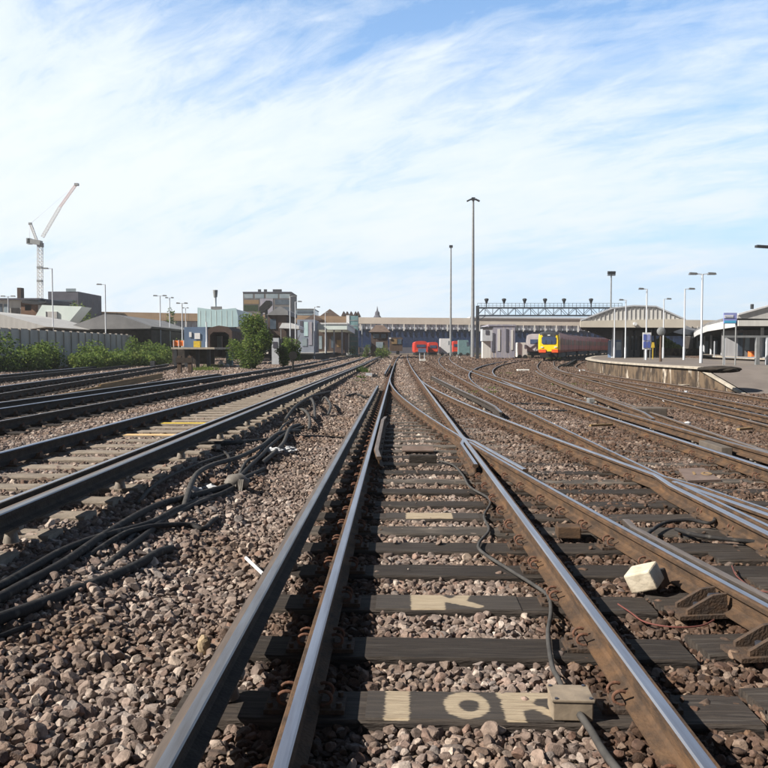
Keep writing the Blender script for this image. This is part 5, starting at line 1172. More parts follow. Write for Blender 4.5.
def van(px0, px1, pyt, Y, mat, label, cat='van'):
    x0, zt_ = XZ(px0, pyt, Y); x1, _ = XZ(px1, pyt, Y); t = empty('parked_van', ((x0 + x1) / 2, Y, .3), label, cat)
    zb = rise(Y) + .15; h = zt_ - zb; w_ = x1 - x0
    q = MB(); q.prism([(x0, Y, zb), (x1, Y, zb), (x1, Y, zb + h * .55), (x1 - w_ * .16, Y, zt_), (x0 + w_ * .02, Y, zt_), (x0, Y, zt_ - h * .1)], (0, 2.0, 0)); q.build('body', mat, t)
    q = MB(); q.box((x1 - w_ * .20, Y - .02, zb + h * .72), (w_ * .18, .05, h * .26)); q.build('window', 'glass_d', t)
    for k in (.2, .8):
        q = MB(); q.cyl((x0 + w_ * k, Y - .06, zb), (x0 + w_ * k, Y + .2, zb), .35, 12); q.build('wheel', 'black', t)
van(440, 452, 338.5, 165, 'paint_white', 'white van parked between the two tall masts')
van(458.5, 470, 340, 158, 'teal_box', 'pale teal van parked at the foot of the tallest mast')
van(518, 527, 342.5, 118, 'sheet_pale', 'pale utility van beyond the lilac building')
sc1 = building_px('signal_cabin', 'old brick signal cabin with a hipped brown roof in the middle distance', 'signal cabin', 371, 388, 331.5, 120, 5, 'brick_dark', .1, [(373, 379, 334, 338, 'glass_d'), (381, 386, 334, 338, 'glass_d'), (376, 383, 342, 348, 'glass_p', 'door')])
x0, z0 = XZ(368.5, 332, 119.5); x1, _ = XZ(390.5, 332, 119.5); q = MB(); zt_ = XZ(380, 325, 122)[1]
q.add([(x0, 119.4, z0), (x1, 119.4, z0), (x1, 125.6, z0), (x0, 125.6, z0), (x0 + 1.1, 122.5, zt_), (x1 - 1.1, 122.5, zt_)], [(0, 1, 5, 4), (1, 2, 5), (2, 3, 4, 5), (3, 0, 4), (0, 3, 2, 1)]); q.build('hipped_roof', 'tile_roof', sc1)
t3 = empty('railway_engine', (XZ(396, 350, 128)[0], 128, .3), 'brown and yellow engine end beside the brick signal cabin', 'engine')
q = MB(); boxpx(q, 390, 402.5, 337.5, 351, 128, 9); q.build('body', 'brown_metal', t3); q = MB(); boxpx(q, 391.5, 397, 339, 344, 127.9, .15); q.build('cab_panel', 'board', t3); q = MB(); boxpx(q, 397.6, 401.5, 339, 344, 127.9, .15); q.build('windscreen', 'glass_d', t3)
q = MB(); boxpx(q, 389, 391, 337.5, 339, 127.7, .2); q.build('headlight', 'paint_white', t3)
# far vertical bits on the bridge line
lt = empty('lift_tower', (XZ(352, 350, 150)[0], 150, 0), 'slim lift tower with one white face and one teal glass face', 'lift tower')
q = MB(); boxpx(q, 349.5, 358, 315.8, 352, 150, 3, zb=.2); q.build('glass_face', 'teal_box', lt)
q = MB(); boxpx(q, 346.3, 349.4, 315.3, 352, 149.9, 3.1, zb=.2); q.build('white_face', 'paint_white', lt)
for k in range(6):
    q = MB(); boxpx(q, 349.7, 357.8, 320 + k * 5.2, 320.8 + k * 5.2, 149.94, .1); q.build('glazing_bar', 'galv', lt)
spi = empty('church_spire', (XZ(377, 320, 420)[0], 420, 0), 'small dark pointed spire above the footbridge roof', 'spire')
q = MB(); x, z = XZ(377.3, 316.5, 420); zt_ = XZ(377, 306, 420)[1]; q.loft([[(x + r * math.cos(a), 420 + r * math.sin(a), h) for a in [k * math.pi / 4 + .39 for k in range(8)]] for r, h in ((2.6, z - 9), (2.6, z - .8), (1.5, z + .6), (1.3, z + 2.2), (.5, z + 3.2), (.05, zt_))]); q.build('steeple', 'slate', spi)
building_px('brick_terrace', 'row of brown gabled rooftops just behind the lift tower', 'houses', 342, 359, 316, 230, 9, 'brick', 0, [], 'tile_roof')
for px in (343.5, 347, 351, 355.5, 358):
    x, z = XZ(px, 312, 229); q = MB(); q.prism([(x - .7, 229, z - 1.1), (x + .7, 229, z - 1.1), (x, 229, z + .3)], (0, 8, 0)); q.build('gable', 'brick_dark', bpy.data.objects['brick_terrace'])

# ---- left platforms and buildings
pl = empty('platform', (XZ(195, 350, 60)[0], 60, 0), 'short raised platform end with dark underside beside the green tree', 'platform')
q = MB(); boxpx(q, 171, 214.5, 347.3, 349.2, 60, 9); q.build('slab', 'coping', pl)
for px in (175, 186, 197, 208):
    q = MB(); x = XZ(px, 350, 61)[0]; q.box((x, 61.2, .8), (.25, .25, 1.6)); q.build('leg', 'dark_metal', pl)
q = MB(); boxpx(q, 172, 214, 349.3, 364, 63.5, .3); q.build('back_wall', 'wall_dark', pl)
pl3 = empty('platform', (XZ(330, 350, 100)[0], 100, 0), 'low platform with pale top reaching away behind the green tree', 'platform')
top = []
q = MB(); Lf = [(-8.9, 97), (-8.4, 130), (-7.6, 178)]
for i in range(2):
    a = Vector((*Lf[i], .98 + (Lf[i][1] - 97) * .004)); b = Vector((*Lf[i + 1], .98 + (Lf[i + 1][1] - 97) * .004)); w_ = Vector((-11, 0, 0))
    q.prism([a, b, b + w_, a + w_], (0, 0, -.1))
q.build('surface', 'coping', pl3)
q = MB()
for i in range(2):
    a = Vector((Lf[i][0] - .15, Lf[i][1] + .2, .88)); b = Vector((Lf[i + 1][0] - .15, Lf[i + 1][1], 1.1)); q.prism([a, b, b + Vector((-10.7, 0, 0)), a + Vector((-10.7, 0, 0))], (0, 0, -1.3))
q.build('wall', 'wall_dark', pl3)
hb = empty('white_hut', U(311, 359.5, .15), 'tiny pale hut at the near end of the low platform', 'hut')
q = MB(); c = U(311, 360, .15); q.box(c + Vector((0, 0, .33)), (1.0, 1.0, .55), taper=.85); q.build('walls', 'sheet_pale', hb); q = MB(); q.box(c + Vector((0, 0, .64)), (1.15, 1.15, .08)); q.build('roof', 'dark_metal', hb)
building_px('platform_canopy', 'white glazed canopy over the far low platform', 'platform canopy', 313, 347, 324.3, 118, 45, 'glass_white', XZ(0, 329.6, 118)[1], [], 'paint_white')
cpy = bpy.data.objects['platform_canopy.002'] if 'platform_canopy.002' in bpy.data.objects else None
for px in (317, 326, 334, 342):
    x, z = XZ(px, 330, 119); q = MB(); q.cyl((x, 119, .9), (x, 119, z), .12, 8)
    q.build('column', 'paint_palegrey', cpy)
building_px('building_or_shade_block', 'dim brown building below the white glazed canopy', 'building', 316, 345, 331, 135, 12, 'brick_dark', .9, [(319, 322, 336, 349, 'glass_p'), (325, 328, 337, 349, 'underside', 'door'), (331, 334, 336, 348, 'glass_d'), (337, 342, 340, 347, 'board', 'hoarding')])
building_px('kiosk', 'blue and pink panelled kiosk on the low platform, behind the twin lamp posts', 'kiosk', 297, 314, 319.5, 112, 8, 'kiosk_wall', .95, [(300, 303, 321, 332, 'slate'), (304, 308, 322, 336, 'glass_teal'), (308.5, 312, 322, 345, 'lilac', 'pink_panel'), (302, 307, 338, 346, 'glass_p')])
building_px('curved_glass_building', 'grey rounded glass building behind the kiosk', 'building', 296, 314, 309.5, 200, 14, 'glass_p', 0, [(297, 313, 311, 313, 'glass_d'), (297, 313, 315, 317, 'glass_d')], 'galv')
hs = building_px('gabled_house', 'dark gabled house behind the white glazed canopy, nearer the lift tower', 'house', 320, 340, 318, 190, 10, 'brick_dark', 0, [], 'tile_roof', 2.2, over=.6)
hs = building_px('gabled_house', 'lower brown roofed house peeping behind the kiosk', 'house', 306, 322, 320, 185, 10, 'brick', 0, [], 'tile_roof', 1.4, over=.5)
ob = building_px('office_block', 'square office block with blue glass top storey behind the green tree', 'office block', 243, 291, 292.5, 240, 16, 'office_wall', 0,
   [(244, 253, 294, 298.3, 'glass_p'), (255, 264, 294, 298.3, 'glass_p'), (266, 278, 294, 298.3, 'glass_p'), (279.5, 290, 294, 298.3, 'glass_p'), (260, 273, 298.6, 314, 'lilac', 'grey_panel'), (244, 259, 300, 304, 'board', 'brick_band'), (244, 258, 305, 311, 'leaf_dark', 'green_panel'), (275, 290, 299.5, 304.5, 'glass_d'), (275, 290, 307, 311, 'glass_d'), (243, 291.3, 292.2, 293.5, 'dark_metal', 'parapet')], 'slate')
for px in (258, 264, 273, 276, 279):
    x, z = XZ(px, 292, 242); q = MB(); q.box((x, 245, z + .5), (.9, .9, 1.1)); q.build('rooftop_unit', 'dark_metal', ob)
ec = empty('covered_stair', (XZ(268, 320, 150)[0], 150, 0), 'dark covered stair rising diagonally before the office block', 'stair')
q = MB(); q.prism([(XZ(a, b, 150)[0], 150, XZ(a, b, 150)[1]) for a, b in ((259, 312), (259, 307.5), (266, 300.5), (270, 300.5), (270.5, 304), (263, 312))], (0, 3, 0)); q.build('enclosure', 'black', ec)
q = MB(); 
for px in (261, 266): 
    x, z = XZ(px, 309, 151); q.box((x, 151.5, z / 2), (.5, .5, z))
q.build('support', 'dark_metal', ec)
gr = empty('grey_gabled_shed', (XZ(278, 330, 95)[0], 95, 0), 'grey shed roof with dark sides, between the tree and the twin lamp posts', 'shed')
q = MB(); q.prism([(XZ(a, b, 95)[0], 95, XZ(a, b, 95)[1]) for a, b in ((266, 315), (280, 306), (288, 311), (288, 315))], (0, 10, 0)); q.build('roof', 'roof_grey', gr)
q = MB(); boxpx(q, 268, 286.5, 315, 345, 95.4, 9, zb=.9); q.build('wall', 'brick_dark', gr)
q = MB(); boxpx(q, 270, 276, 319, 329, 95.3, .2); q.build('window', 'glass_d', gr)
q = MB(); q.prism([(XZ(a, b, 92)[0], 92, XZ(a, b, 92)[1]) for a, b in ((279, 328), (282, 323), (291, 323), (299, 326), (299, 329))], (0, 6, 0)); tag(q.build('shelter_roof', 'paint_white'), 'small white shelter roof crossing behind the twin lamp posts', 'shelter roof')
for px in (281, 297):
    x, z = XZ(px, 327, 93); q = MB(); q.cyl((x, 93, .9), (x, 93, z), .06, 6); o = q.build('leg', 'galv', bpy.data.objects['shelter_roof'])
# teal glass box building with tower and dark arch
gt = building_px('glass_box_building', 'frosted teal glass hall with a chimney-like mast on its roof', 'building', 198, 236, 309, 85, 10, 'glass_teal', XZ(0, 326, 85)[1], [(211, 222, 306.5, 310.5, 'galv', 'roof_plant')])
q = MB(); q.prism([(XZ(a, b, 84.9)[0], 84.9, XZ(a, b, 84.9)[1]) for a, b in ((197.5, 327), (197.5, 307.5), (216, 310), (236, 308), (238, 316), (238, 327))], (0, .1, 0)); q.build('glass_screen', 'glass_teal', gt)
x, z = XZ(215.5, 307, 86); zt_ = XZ(215, 291, 86)[1]; q = MB(); q.tube([(x, 86, z), (x, 86, zt_ - .6)], .13, 8); q.build('mast', 'paint_palegrey', gt)
q = MB(); q.cyl((x, 86, zt_ - .7), (x, 86, zt_ + .1), .2, 8, r2=.28); q.build('mast_head', 'galv', gt)
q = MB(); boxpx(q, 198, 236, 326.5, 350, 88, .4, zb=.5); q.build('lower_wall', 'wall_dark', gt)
for k in range(7):
    q = MB(); boxpx(q, 200 + k * 5.3, 200.5 + k * 5.3, 310.5, 326, 84.88, .03); q.build('glazing_bar', 'glass_white', gt)
ar = empty('brick_arch', (XZ(219, 350, 72)[0], 72, 0), 'dark brick arch entrance below the teal glass hall', 'arch')
q = MB(); outl = [(206, 357), (206, 331), (210, 327.5), (219, 325.5), (228, 327), (232, 331), (232, 357), (229, 357), (229, 335), (225, 332), (213, 332), (210, 335), (210, 357)]
q.prism([(XZ(a, b, 72)[0], 72, XZ(a, b, 72)[1]) for a, b in outl], (0, 6, 0)); q.build('arch_ring', 'brick_dark', ar)
q = MB(); boxpx(q, 214.5, 222, 336, 350, 75, .3); q.build('inner_window', 'glass_p', ar); q = MB(); boxpx(q, 210, 229, 332, 357, 77, .3); q.build('inner_wall', 'wall_dark', ar)
q = MB(); boxpx(q, 184, 206.5, 327, 347.3, 65, .5); hoo = q.build('hoarding', 'hoard'); tag(hoo, 'blue grey hoarding with small white notices on the short raised platform', 'hoarding')
for a in ((189, 191.5, 332, 337), (194.5, 200, 333, 339)):
    q = MB(); boxpx(q, *a, 64.93, .05); q.build('notice', 'paint_white', hoo)
ob_ = empty('safety_barrier', (XZ(178, 345, 62)[0], 62, 1.6), 'orange safety barrier on the short raised platform', 'barrier')
q = MB(); boxpx(q, 173, 184, 340.5, 346, 62, .1); q.build('mesh_panel', 'orange', ob_)
for px in (173.5, 178.5, 183.5):
    q = MB(); boxpx(q, px - .3, px + .3, 340, 347.3, 61.9, .1); q.build('post', 'paint_white', ob_)
q = MB(); boxpx(q, 193.5, 200, 341, 347.3, 62.5, .5); tag(q.build('grit_bin', 'yellow'), 'yellow grit bin on the short raised platform', 'bin')
tb = empty('equipment_cabinet', U(229, 366, .05), 'teal grey equipment cabinet standing by the white bags', 'cabinet')
c = U(229, 366, .05); q = MB(); q.box(c + Vector((0, .3, .6)), (.52, .5, 1.25)); q.build('housing', 'teal_box', tb); q = MB(); q.box(c + Vector((0, .3, 1.25)), (.6, .58, .07)); q.build('lid', 'sheet_pale', tb)
tb = empty('equipment_cabinet', U(275.5, 356, .3), 'pale grey upright cabinet between the green tree and the small bush', 'cabinet')
x, z = XZ(275.5, 338, 62); q = MB(); q.box((x, 62, (z + .3) / 2), (.56, .45, z - .3)); q.build('housing', 'paint_palegrey', tb); q = MB(); q.box((x, 61.76, z - .55), (.34, .03, .5)); q.build('notice', 'slate', tb)
for k, (px, py, s_, lb) in enumerate(((221, 365.5, .24, 'big white rubbish bag by the teal cabinet'), (227, 367, .20, 'white rubbish bag in front of the cabinet foot'), (237.5, 367.5, .15, 'small white bag lying apart under the green tree'), (246, 368.5, .11, 'smallest white bag scrap at the far end under the tree'))):
    c = U(px, py, .05); blob('rubbish_bag', c + Vector((0, 0, s_ * .6)), (s_, s_ * .8, s_ * (1.2 if k == 0 else .7)), 'rag', lb, 'rubbish bag', 50 + k, 2, .2)
# buffer / relay post
bf = empty('buffer_stop', U(185, 373, .05), 'dark reddish buffer stop at the end of the siding', 'buffer stop')
c = U(185, 373, .05)
for sx in (-.32, .32):
    q = MB(); q.box(c + Vector((sx, 0, .5)), (.22, .3, 1.05)); q.build('upright', 'brown_metal', bf)
q = MB(); q.box(c + Vector((0, -.12, .78)), (1.0, .16, .3)); q.build('cross_beam', 'rust_dark', bf)
# octagonal signal
og = empty('shunting_signal', U(293, 372.5, .05), 'black octagonal signal disc seen from behind on a short post', 'signal')
c = U(293, 372.5, .05); q = MB(); q.cyl(c, c + Vector((0, 0, .9)), .06, 8); q.box(c + Vector((0, 0, .06)), (.36, .36, .12)); q.build('post', 'black', og)
q = MB(); cz = c + Vector((0, 0, 1.05)); q.prism([cz + Vector((.27 * math.cos(a), -.06, .27 * math.sin(a))) for a in [math.pi / 8 + k * math.pi / 4 for k in range(8)]], (0, .16, 0)); q.build('disc', 'black', og)
# ground signals, posts and boxes between far tracks
for px, py, h, w_, mt, lb in ((457, 357.8, .55, .10, 'paint_white', 'slim white marker post at the foot of the thin mast'), (459.5, 358.2, .25, .16, 'paint_white', 'stubby white marker beside the slim white post'), (499, 383, .0, 0, '', '')):
    if not lb: continue
    c = U(px, py, 0.1); q = MB(); q.box(c + Vector((0, 0, h / 2)), (w_, w_, h), taper=.8); q.box(c + Vector((0, 0, .03)), (w_ * 2, w_ * 2, .06)); tag(q.build('marker_post', mt), lb, 'post')
gs = empty('ground_signal', U(422, 360, .05), 'blue grey ground signal with pale plate in front of the red coaches', 'signal')
c = U(422, 361, .05); q = MB()
for sx in (-.3, .3): q.box(c + Vector((sx, 0, .6)), (.10, .1, 1.2))
q.build('leg', 'paint_palegrey', gs); q = MB(); q.box(c + Vector((0, -.05, 1.35)), (1.0, .12, .5)); q.build('plate', 'hoard', gs); q = MB(); q.box(c + Vector((.1, -.2, .12)), (.7, .4, .25)); q.build('base_box', 'sheet_pale', gs)
tb = empty('trackside_box', U(369, 376, -.1), 'small blue white box on the ballast beside the middle track far ahead', 'box'); c = U(369, 376.5, -.12)
q = MB(); q.box(c + Vector((0, 0, .09)), (.38, .3, .2)); q.build('housing', 'paint_palegrey', tb, bevel=.01); q = MB(); q.box(c + Vector((.36, 0, .06)), (.3, .24, .14)); q.build('motor', 'dark_metal', tb)
for px, py, w_, mt, lb in ((523, 371, .9, 'sheet_pale', 'pale flat trackside box lying between far curved tracks'), (522.5, 364, .5, 'sheet_pale', 'tiny pale box beyond the flat trackside box'), (596, 402.5, .5, 'galv', 'bluish flat lid near the third track conductor rail'), (582, 371.5, .4, 'paint_white', 'white tipped rail block by the platform curve')):
    c = U(px, py, -.15); q = MB(); q.box(c + Vector((0, 0, .06)), (w_, w_ * .6, .14)); tag(q.build('trackside_box', mt, bevel=.015), lb, 'box')
# stop block with leaning brace
q = MB(); c = U(566, 367, -.1); q.bar(c, c + Vector((1.0, .4, .55)), .3, .3); q.box(c + Vector((.1, .2, .1)), (1.2, .5, .25)); tag(q.build('rail_stop', 'black'), 'black tilted rail stop beneath the train side', 'rail stop')
for k, (px, py, mt, lb) in enumerate(((619, 387, 'yellow', 'yellow scrap on the rusty track'), (646, 391, 'paint_palegrey', 'pale blue plastic bag on the rusty track by the wall'), (686, 393, 'paint_palegrey', 'pale blue scrap near the platform ramp foot'), (684, 386, 'coping', 'fallen pale slab leaning at the platform wall'), (653, 389, 'rag', 'white carton by the plastic bag'), (688, 426, 'rag', 'white paper scrap by the long conductor rail'))):
    c = U(px, py, -.12); blob('litter_piece', c + Vector((0, 0, .05)), (.07 if k != 3 else .4, .06, .04), mt, lb, 'litter', 70 + k, 1, .3)

for k, (px, py, lb) in enumerate(((664, 403, 'white paper scrap right behind the big concrete cable box'), (700, 399, 'white paper scrap below the platform ramp foot'), (728, 404, 'white paper scrap between the last two rusty rails near the ramp'), (640, 432, 'white paper scrap between the third track and its conductor rail'), (755, 412, 'white paper scrap at the photo edge among rusty rails'), (607, 384, 'white paper scrap under the curved platform coping'))):
    c = U(px, py, -.12); blob('paper_scrap', c + Vector((0, 0, .06)), (.06, .05, .03), 'rag', lb, 'paper', 100 + k, 2, .3)
for k, (px, py, dx, mt, lb) in enumerate(((590, 429, .5, 'board', 'yellowish offcut of board lying on the third track ballast'), (738, 433, .35, 'board', 'short brown board offcut near the end block of the conductor rail'), (676, 411, -.5, 'trough', 'grey weathered stick beside the concrete cable box'))):
    c = U(px, py, -.14); mb = MB(); mb.bar(c + Vector((0, 0, .07)), c + Vector((dx, .2, .07)), .07, .04); tag(mb.build('scrap_wood', mt), lb, 'scrap wood')
# left far: concrete fence, scrub, sheds
cw = empty('concrete_fence', (-26.5, 50, .1), 'grey concrete panel fence behind the green scrub', 'fence')
Ya = 45; P0 = Vector((-26.9, Ya, 0)); P1 = Vector((-25.5, 78, 0)); n_ = 24
for i in range(n_):
    a = P0.lerp(P1, i / n_); b = P0.lerp(P1, (i + 1) / n_); ht = 2.95 + 0.0 * i
    q = MB(); m_ = (a + b) / 2; q.box((m_.x, m_.y, ht / 2), (.10, (b - a).length - .14, ht)); q.build('fence_panel', 'conc_wall', cw)
    q = MB(); q.box((a.x + .02, a.y, ht / 2 + .03), (.2, .16, ht + .06)); q.build('post', 'conc_wall', cw)
def shed(name, label, pix, Y, d, roofm, wallm, zb, cat='shed'):
    t = empty(name, (XZ(pix[0][0], 320, Y)[0], Y, zb), label, cat); q = MB()
    pts = [(XZ(a, b, Y)[0], Y, XZ(a, b, Y)[1]) for a, b in pix]; q.prism(pts, (0, d, 0)); q.build('roof', roofm, t)
    x0, x1 = min(p[0] for p in pts) + .4, max(p[0] for p in pts) - .4; zt_ = min(p[2] for p in pts)
    q = MB(); q.box(((x0 + x1) / 2, Y + d / 2 + .6, (zt_ + zb) / 2), (x1 - x0, d - 1.0, zt_ - zb)); q.build('wall', wallm, t); return t
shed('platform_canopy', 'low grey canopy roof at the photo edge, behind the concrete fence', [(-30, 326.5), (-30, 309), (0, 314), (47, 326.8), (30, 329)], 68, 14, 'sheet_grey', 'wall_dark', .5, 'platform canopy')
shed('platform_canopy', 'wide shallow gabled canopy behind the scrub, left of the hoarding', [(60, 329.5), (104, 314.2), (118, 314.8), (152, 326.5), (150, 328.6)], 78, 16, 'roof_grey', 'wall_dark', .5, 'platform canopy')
gl = empty('glass_hall', (XZ(55, 330, 90)[0], 90, 0), 'pale frosted glass hall with a slanted side above the fence', 'building')
q = MB(); q.prism([(XZ(a, b, 90)[0], 90, XZ(a, b, 90)[1]) for a, b in ((28, 328), (42, 305), (82, 306.5), (64, 328))], (0, 3, 0)); q.build('glass_walls', 'glass_white', gl)
q = MB(); boxpx(q, 46, 57, 311.5, 318, 89.9, .2); q.build('sign_panel', 'sheet_grey', gl)
for px in (46, 57, 34):
    q = MB(); boxpx(q, px - .4, px + .4, 311.5 if px > 40 else 318, 328, 89.85, .15); q.build('post', 'galv', gl)
bb = building_px('brown_station_building', 'brown and cream building with bay windows at the photo edge', 'building', -20, 38, 300, 110, 10, 'sheet_pale', 0, [(0, 2.5, 304, 316, 'glass_d'), (4, 9, 304, 315, 'glass_p'), (11, 20, 308, 316, 'underside'), (21, 38.3, 302, 318, 'brick', 'brick_bay'), (25, 31.5, 305, 310.5, 'brick_dark', 'red_panel')], 'slate', over=.4)
q = MB(); q.prism([(XZ(a, b, 109)[0], 109, XZ(a, b, 109)[1]) for a, b in ((22, 299.5), (34, 301.5), (44, 302), (46, 300.5), (46, 303), (36, 304.5), (22, 303))], (0, 8, 0)); q.build('canopy_edge', 'dark_metal', bb)
x, z = XZ(17.4, 295, 112); q = MB(); q.box((x, 113, z), (.55, 1, 2.2)); q.build('chimney', 'brick_dark', bb)
building_px('dark_office_block', 'flat topped dark slate block behind the glass hall', 'office block', 48, 78, 291.5, 170, 14, 'slate', 0, [(50, 76, 300, 301.5, 'glass_d'), (50, 76, 304, 305.5, 'glass_d'), (66, 76, 288.5, 291.6, 'glass_p', 'rooftop_unit')])

# ---- foliage
def leafy(center, radii, n, s_, seed, name, mats, parent, shape=None, z0=None):
    r_ = np.random.default_rng(seed); mb = MB(); k = 0
    nl = 12; lobes = [(r_.normal(0, .38, 3), r_.uniform(.35, .62)) for _ in range(nl)]
    while k < n:
        lb, lr = lobes[r_.integers(nl)]; d = r_.normal(0, 1, 3); d /= np.linalg.norm(d); p = lb + d * lr * r_.uniform(.55, 1.0)
        nn = np.linalg.norm(p); p = p / nn * min(nn, r_.uniform(.72, 1.08) + .10 * math.sin(7 * p[0] + 5 * p[2]) * math.cos(6 * p[1])) if nn > 0 else p
        if r_.random() < .05: p = p * 1.08
        q = np.array(center) + p * np.array(radii)
        if z0 is not None and q[2] < z0: continue
        a = r_.uniform(0, 6.28); b = r_.uniform(-1, 1); sz = s_ * r_.uniform(.6, 1.4)
        u_ = np.array([math.cos(a), math.sin(a), b * .5]) * sz; v_ = np.array([-math.sin(a) * b, math.cos(a) * b, 1 - .5 * abs(b)]) * sz * .7
        mi = 0 if r_.random() < .55 else (1 if r_.random() < .4 else 2)
        mb.add([q - u_ * .5, q + v_ * .45 + u_ * .1, q + u_ * .6, q - v_ * .45], [(0, 1, 2, 3)], mi); k += 1
    return mb.build(name, mats, parent)
LM = ['leaf', 'leaf_dark', 'leaf_light']
def tree(px, pyb, pyt, wpx, Y, label, n, s_, seed, name='tree', zb=None, trunk=True):
    x, zt_ = XZ(px, pyt, Y); _, z0 = XZ(px, pyb, Y); w_ = wpx * Y / F
    if zb is not None: z0 = zb
    t = empty(name, (x, Y, z0), label, 'tree' if name == 'tree' else 'bush'); h = zt_ - z0
    q = MB(); rr = random.Random(seed)
    q.tube([(x, Y, z0 - .1), (x + .05, Y, z0 + h * .3), (x - .05, Y, z0 + h * .75)], [.05 + h * .02, .04 + h * .014, .02], 7)
    for k in range(6):
        a = rr.uniform(0, 6.28); q.tube([(x, Y, z0 + h * rr.uniform(.1, .4)), (x + math.cos(a) * w_ * .2, Y + math.sin(a) * w_ * .2, z0 + h * .6), (x + math.cos(a) * w_ * .38, Y + math.sin(a) * w_ * .38, z0 + h * rr.uniform(.65, .9))], [.035, .025, .01], 5)
    q.build('trunk' if name == 'tree' else 'stem', 'bark', t)
    leafy((x, Y, z0 + h * .50), (w_ * .54, w_ * .5, h * .54), n, s_, seed, 'crown' if name == 'tree' else 'foliage', LM, t, z0=z0 + .02); return t
tree(253, 368.5, 316, 46, 57, 'dense green sapling tree beside the white bags', 13000, .14, 3)
tree(292, 361, 331, 22, 62, 'loose yellow green bush behind the black signal disc', 2200, .14, 5, 'bush')
tree(283, 366, 345, 16, 58, 'low bush joined to the foot of the green tree', 1800, .13, 6, 'bush')
tree(84, 320, 292, 44, 130, 'round green treetop behind the glass hall', 1500, .42, 7, zb=.2)
tree(169.5, 330, 301.5, 14, 160, 'small treetop poking above the brown footbridge roof', 500, .5, 8, zb=.3)
tree(367, 352, 342, 9, 110, 'little yellow green bush before the signal cabin', 500, .16, 9, 'bush', zb=.1)
tree(383, 353, 343.5, 20, 112, 'low green bush hiding the foot of the signal cabin', 700, .18, 10, 'bush', zb=.1)
tree(352, 352, 345, 10, 125, 'small green bush at the foot of the lift tower', 350, .18, 12, 'bush', zb=.3)
# scrub along the fence: one mass
mb = MB(); r_ = np.random.default_rng(21)
clumps = []
for k in range(34):
    f = k / 33; Y = 47 + f * 42 + r_.uniform(-1.5, 1.5); x = -25.0 + f * 4.2 + r_.uniform(-.6, .9); clumps.append((x, Y, r_.uniform(.8, 2.6) * (1 - .30 * (f < .45) * r_.random()), r_.uniform(.9, 2.2)))
for k in range(12):
    f = k / 11; clumps.append((-22.3 + f * 1.4 + r_.uniform(-.4, .4), 56 + f * 16, r_.uniform(.7, 1.3), 1.2))
for ci_, (x, Y, h, w_) in enumerate(clumps):
    dark = (x < -24.3 and Y < 58)
    for j in range(750):
        d = r_.normal(0, 1, 3); d /= np.linalg.norm(d); d *= r_.uniform(.5, 1.05); q = np.array([x, Y, .15 + h * .42]) + d * np.array([w_ * .75, w_ * .75, h * .62])
        if q[2] < 0: continue
        a = r_.uniform(0, 6.28); sz = .17 * r_.uniform(.6, 1.5); u_ = np.array([math.cos(a), math.sin(a), r_.uniform(-.5, .5)]) * sz; v_ = np.array([0, r_.uniform(-.4, .4), 1]) * sz * .7
        mi = 1 if dark and r_.random() < .6 else (2 if r_.random() < (.30 if ci_ % 3 else .6) else 0)
        mb.add([q - u_ * .5, q + v_ * .45, q + u_ * .6, q - v_ * .45], [(0, 1, 2, 3)], mi)
tag(mb.build('scrub', LM), 'tangled green scrub growing along the concrete fence', 'scrub', kind='stuff')
# weeds between the tracks
mb = MB(); rw = random.Random(4)
def weed(px, py, n, w_, h, m=0):
    c = on_ground(px, py, .03)
    for _ in range(n):
        a = rw.uniform(0, 6.28); r = rw.uniform(0, w_); b = c + Vector((math.cos(a) * r, math.sin(a) * r, 0)); tp = b + Vector((rw.uniform(-.12, .12), rw.uniform(-.12, .12), rw.uniform(.4, 1) * h)); s_ = rw.uniform(.012, .03) * (1 + h)
        mb.add([b - Vector((s_, 0, 0)), b + Vector((s_, 0, 0)), tp], [(0, 1, 2)], m)
for a in ((482, 393, 120, .6, .12, 2), (490, 389, 60, .5, .12, 2), (205, 370, 260, 1.1, .32, 2), (213, 366, 100, .9, .3, 2), (362, 372, 60, .5, .45, 0), (360, 378, 30, .3, .2, 0), (566, 385, 60, 1.2, .15, 2), (553, 359, 260, 1.6, .45, 2), (548, 361, 90, 2.5, .3, 2), (470, 353.8, 320, 6, .35, 2), (485, 354.2, 300, 6, .35, 2), (505, 374, 60, 1.0, .15, 2), (575, 392, 60, 1, .12, 2), (720, 371, 90, 1.2, .2, 0), (640, 376, 30, .6, .2, 0), (440, 356, 90, 5, .25, 0), (365, 357, 120, 4, .4, 2), (525, 357, 100, 4, .3, 0), (356, 381, 40, .5, .12, 0)):
    weed(*a)
tag(mb.build('weeds', LM), 'thin weeds and tufts growing here and there between the tracks', 'weeds', kind='stuff')

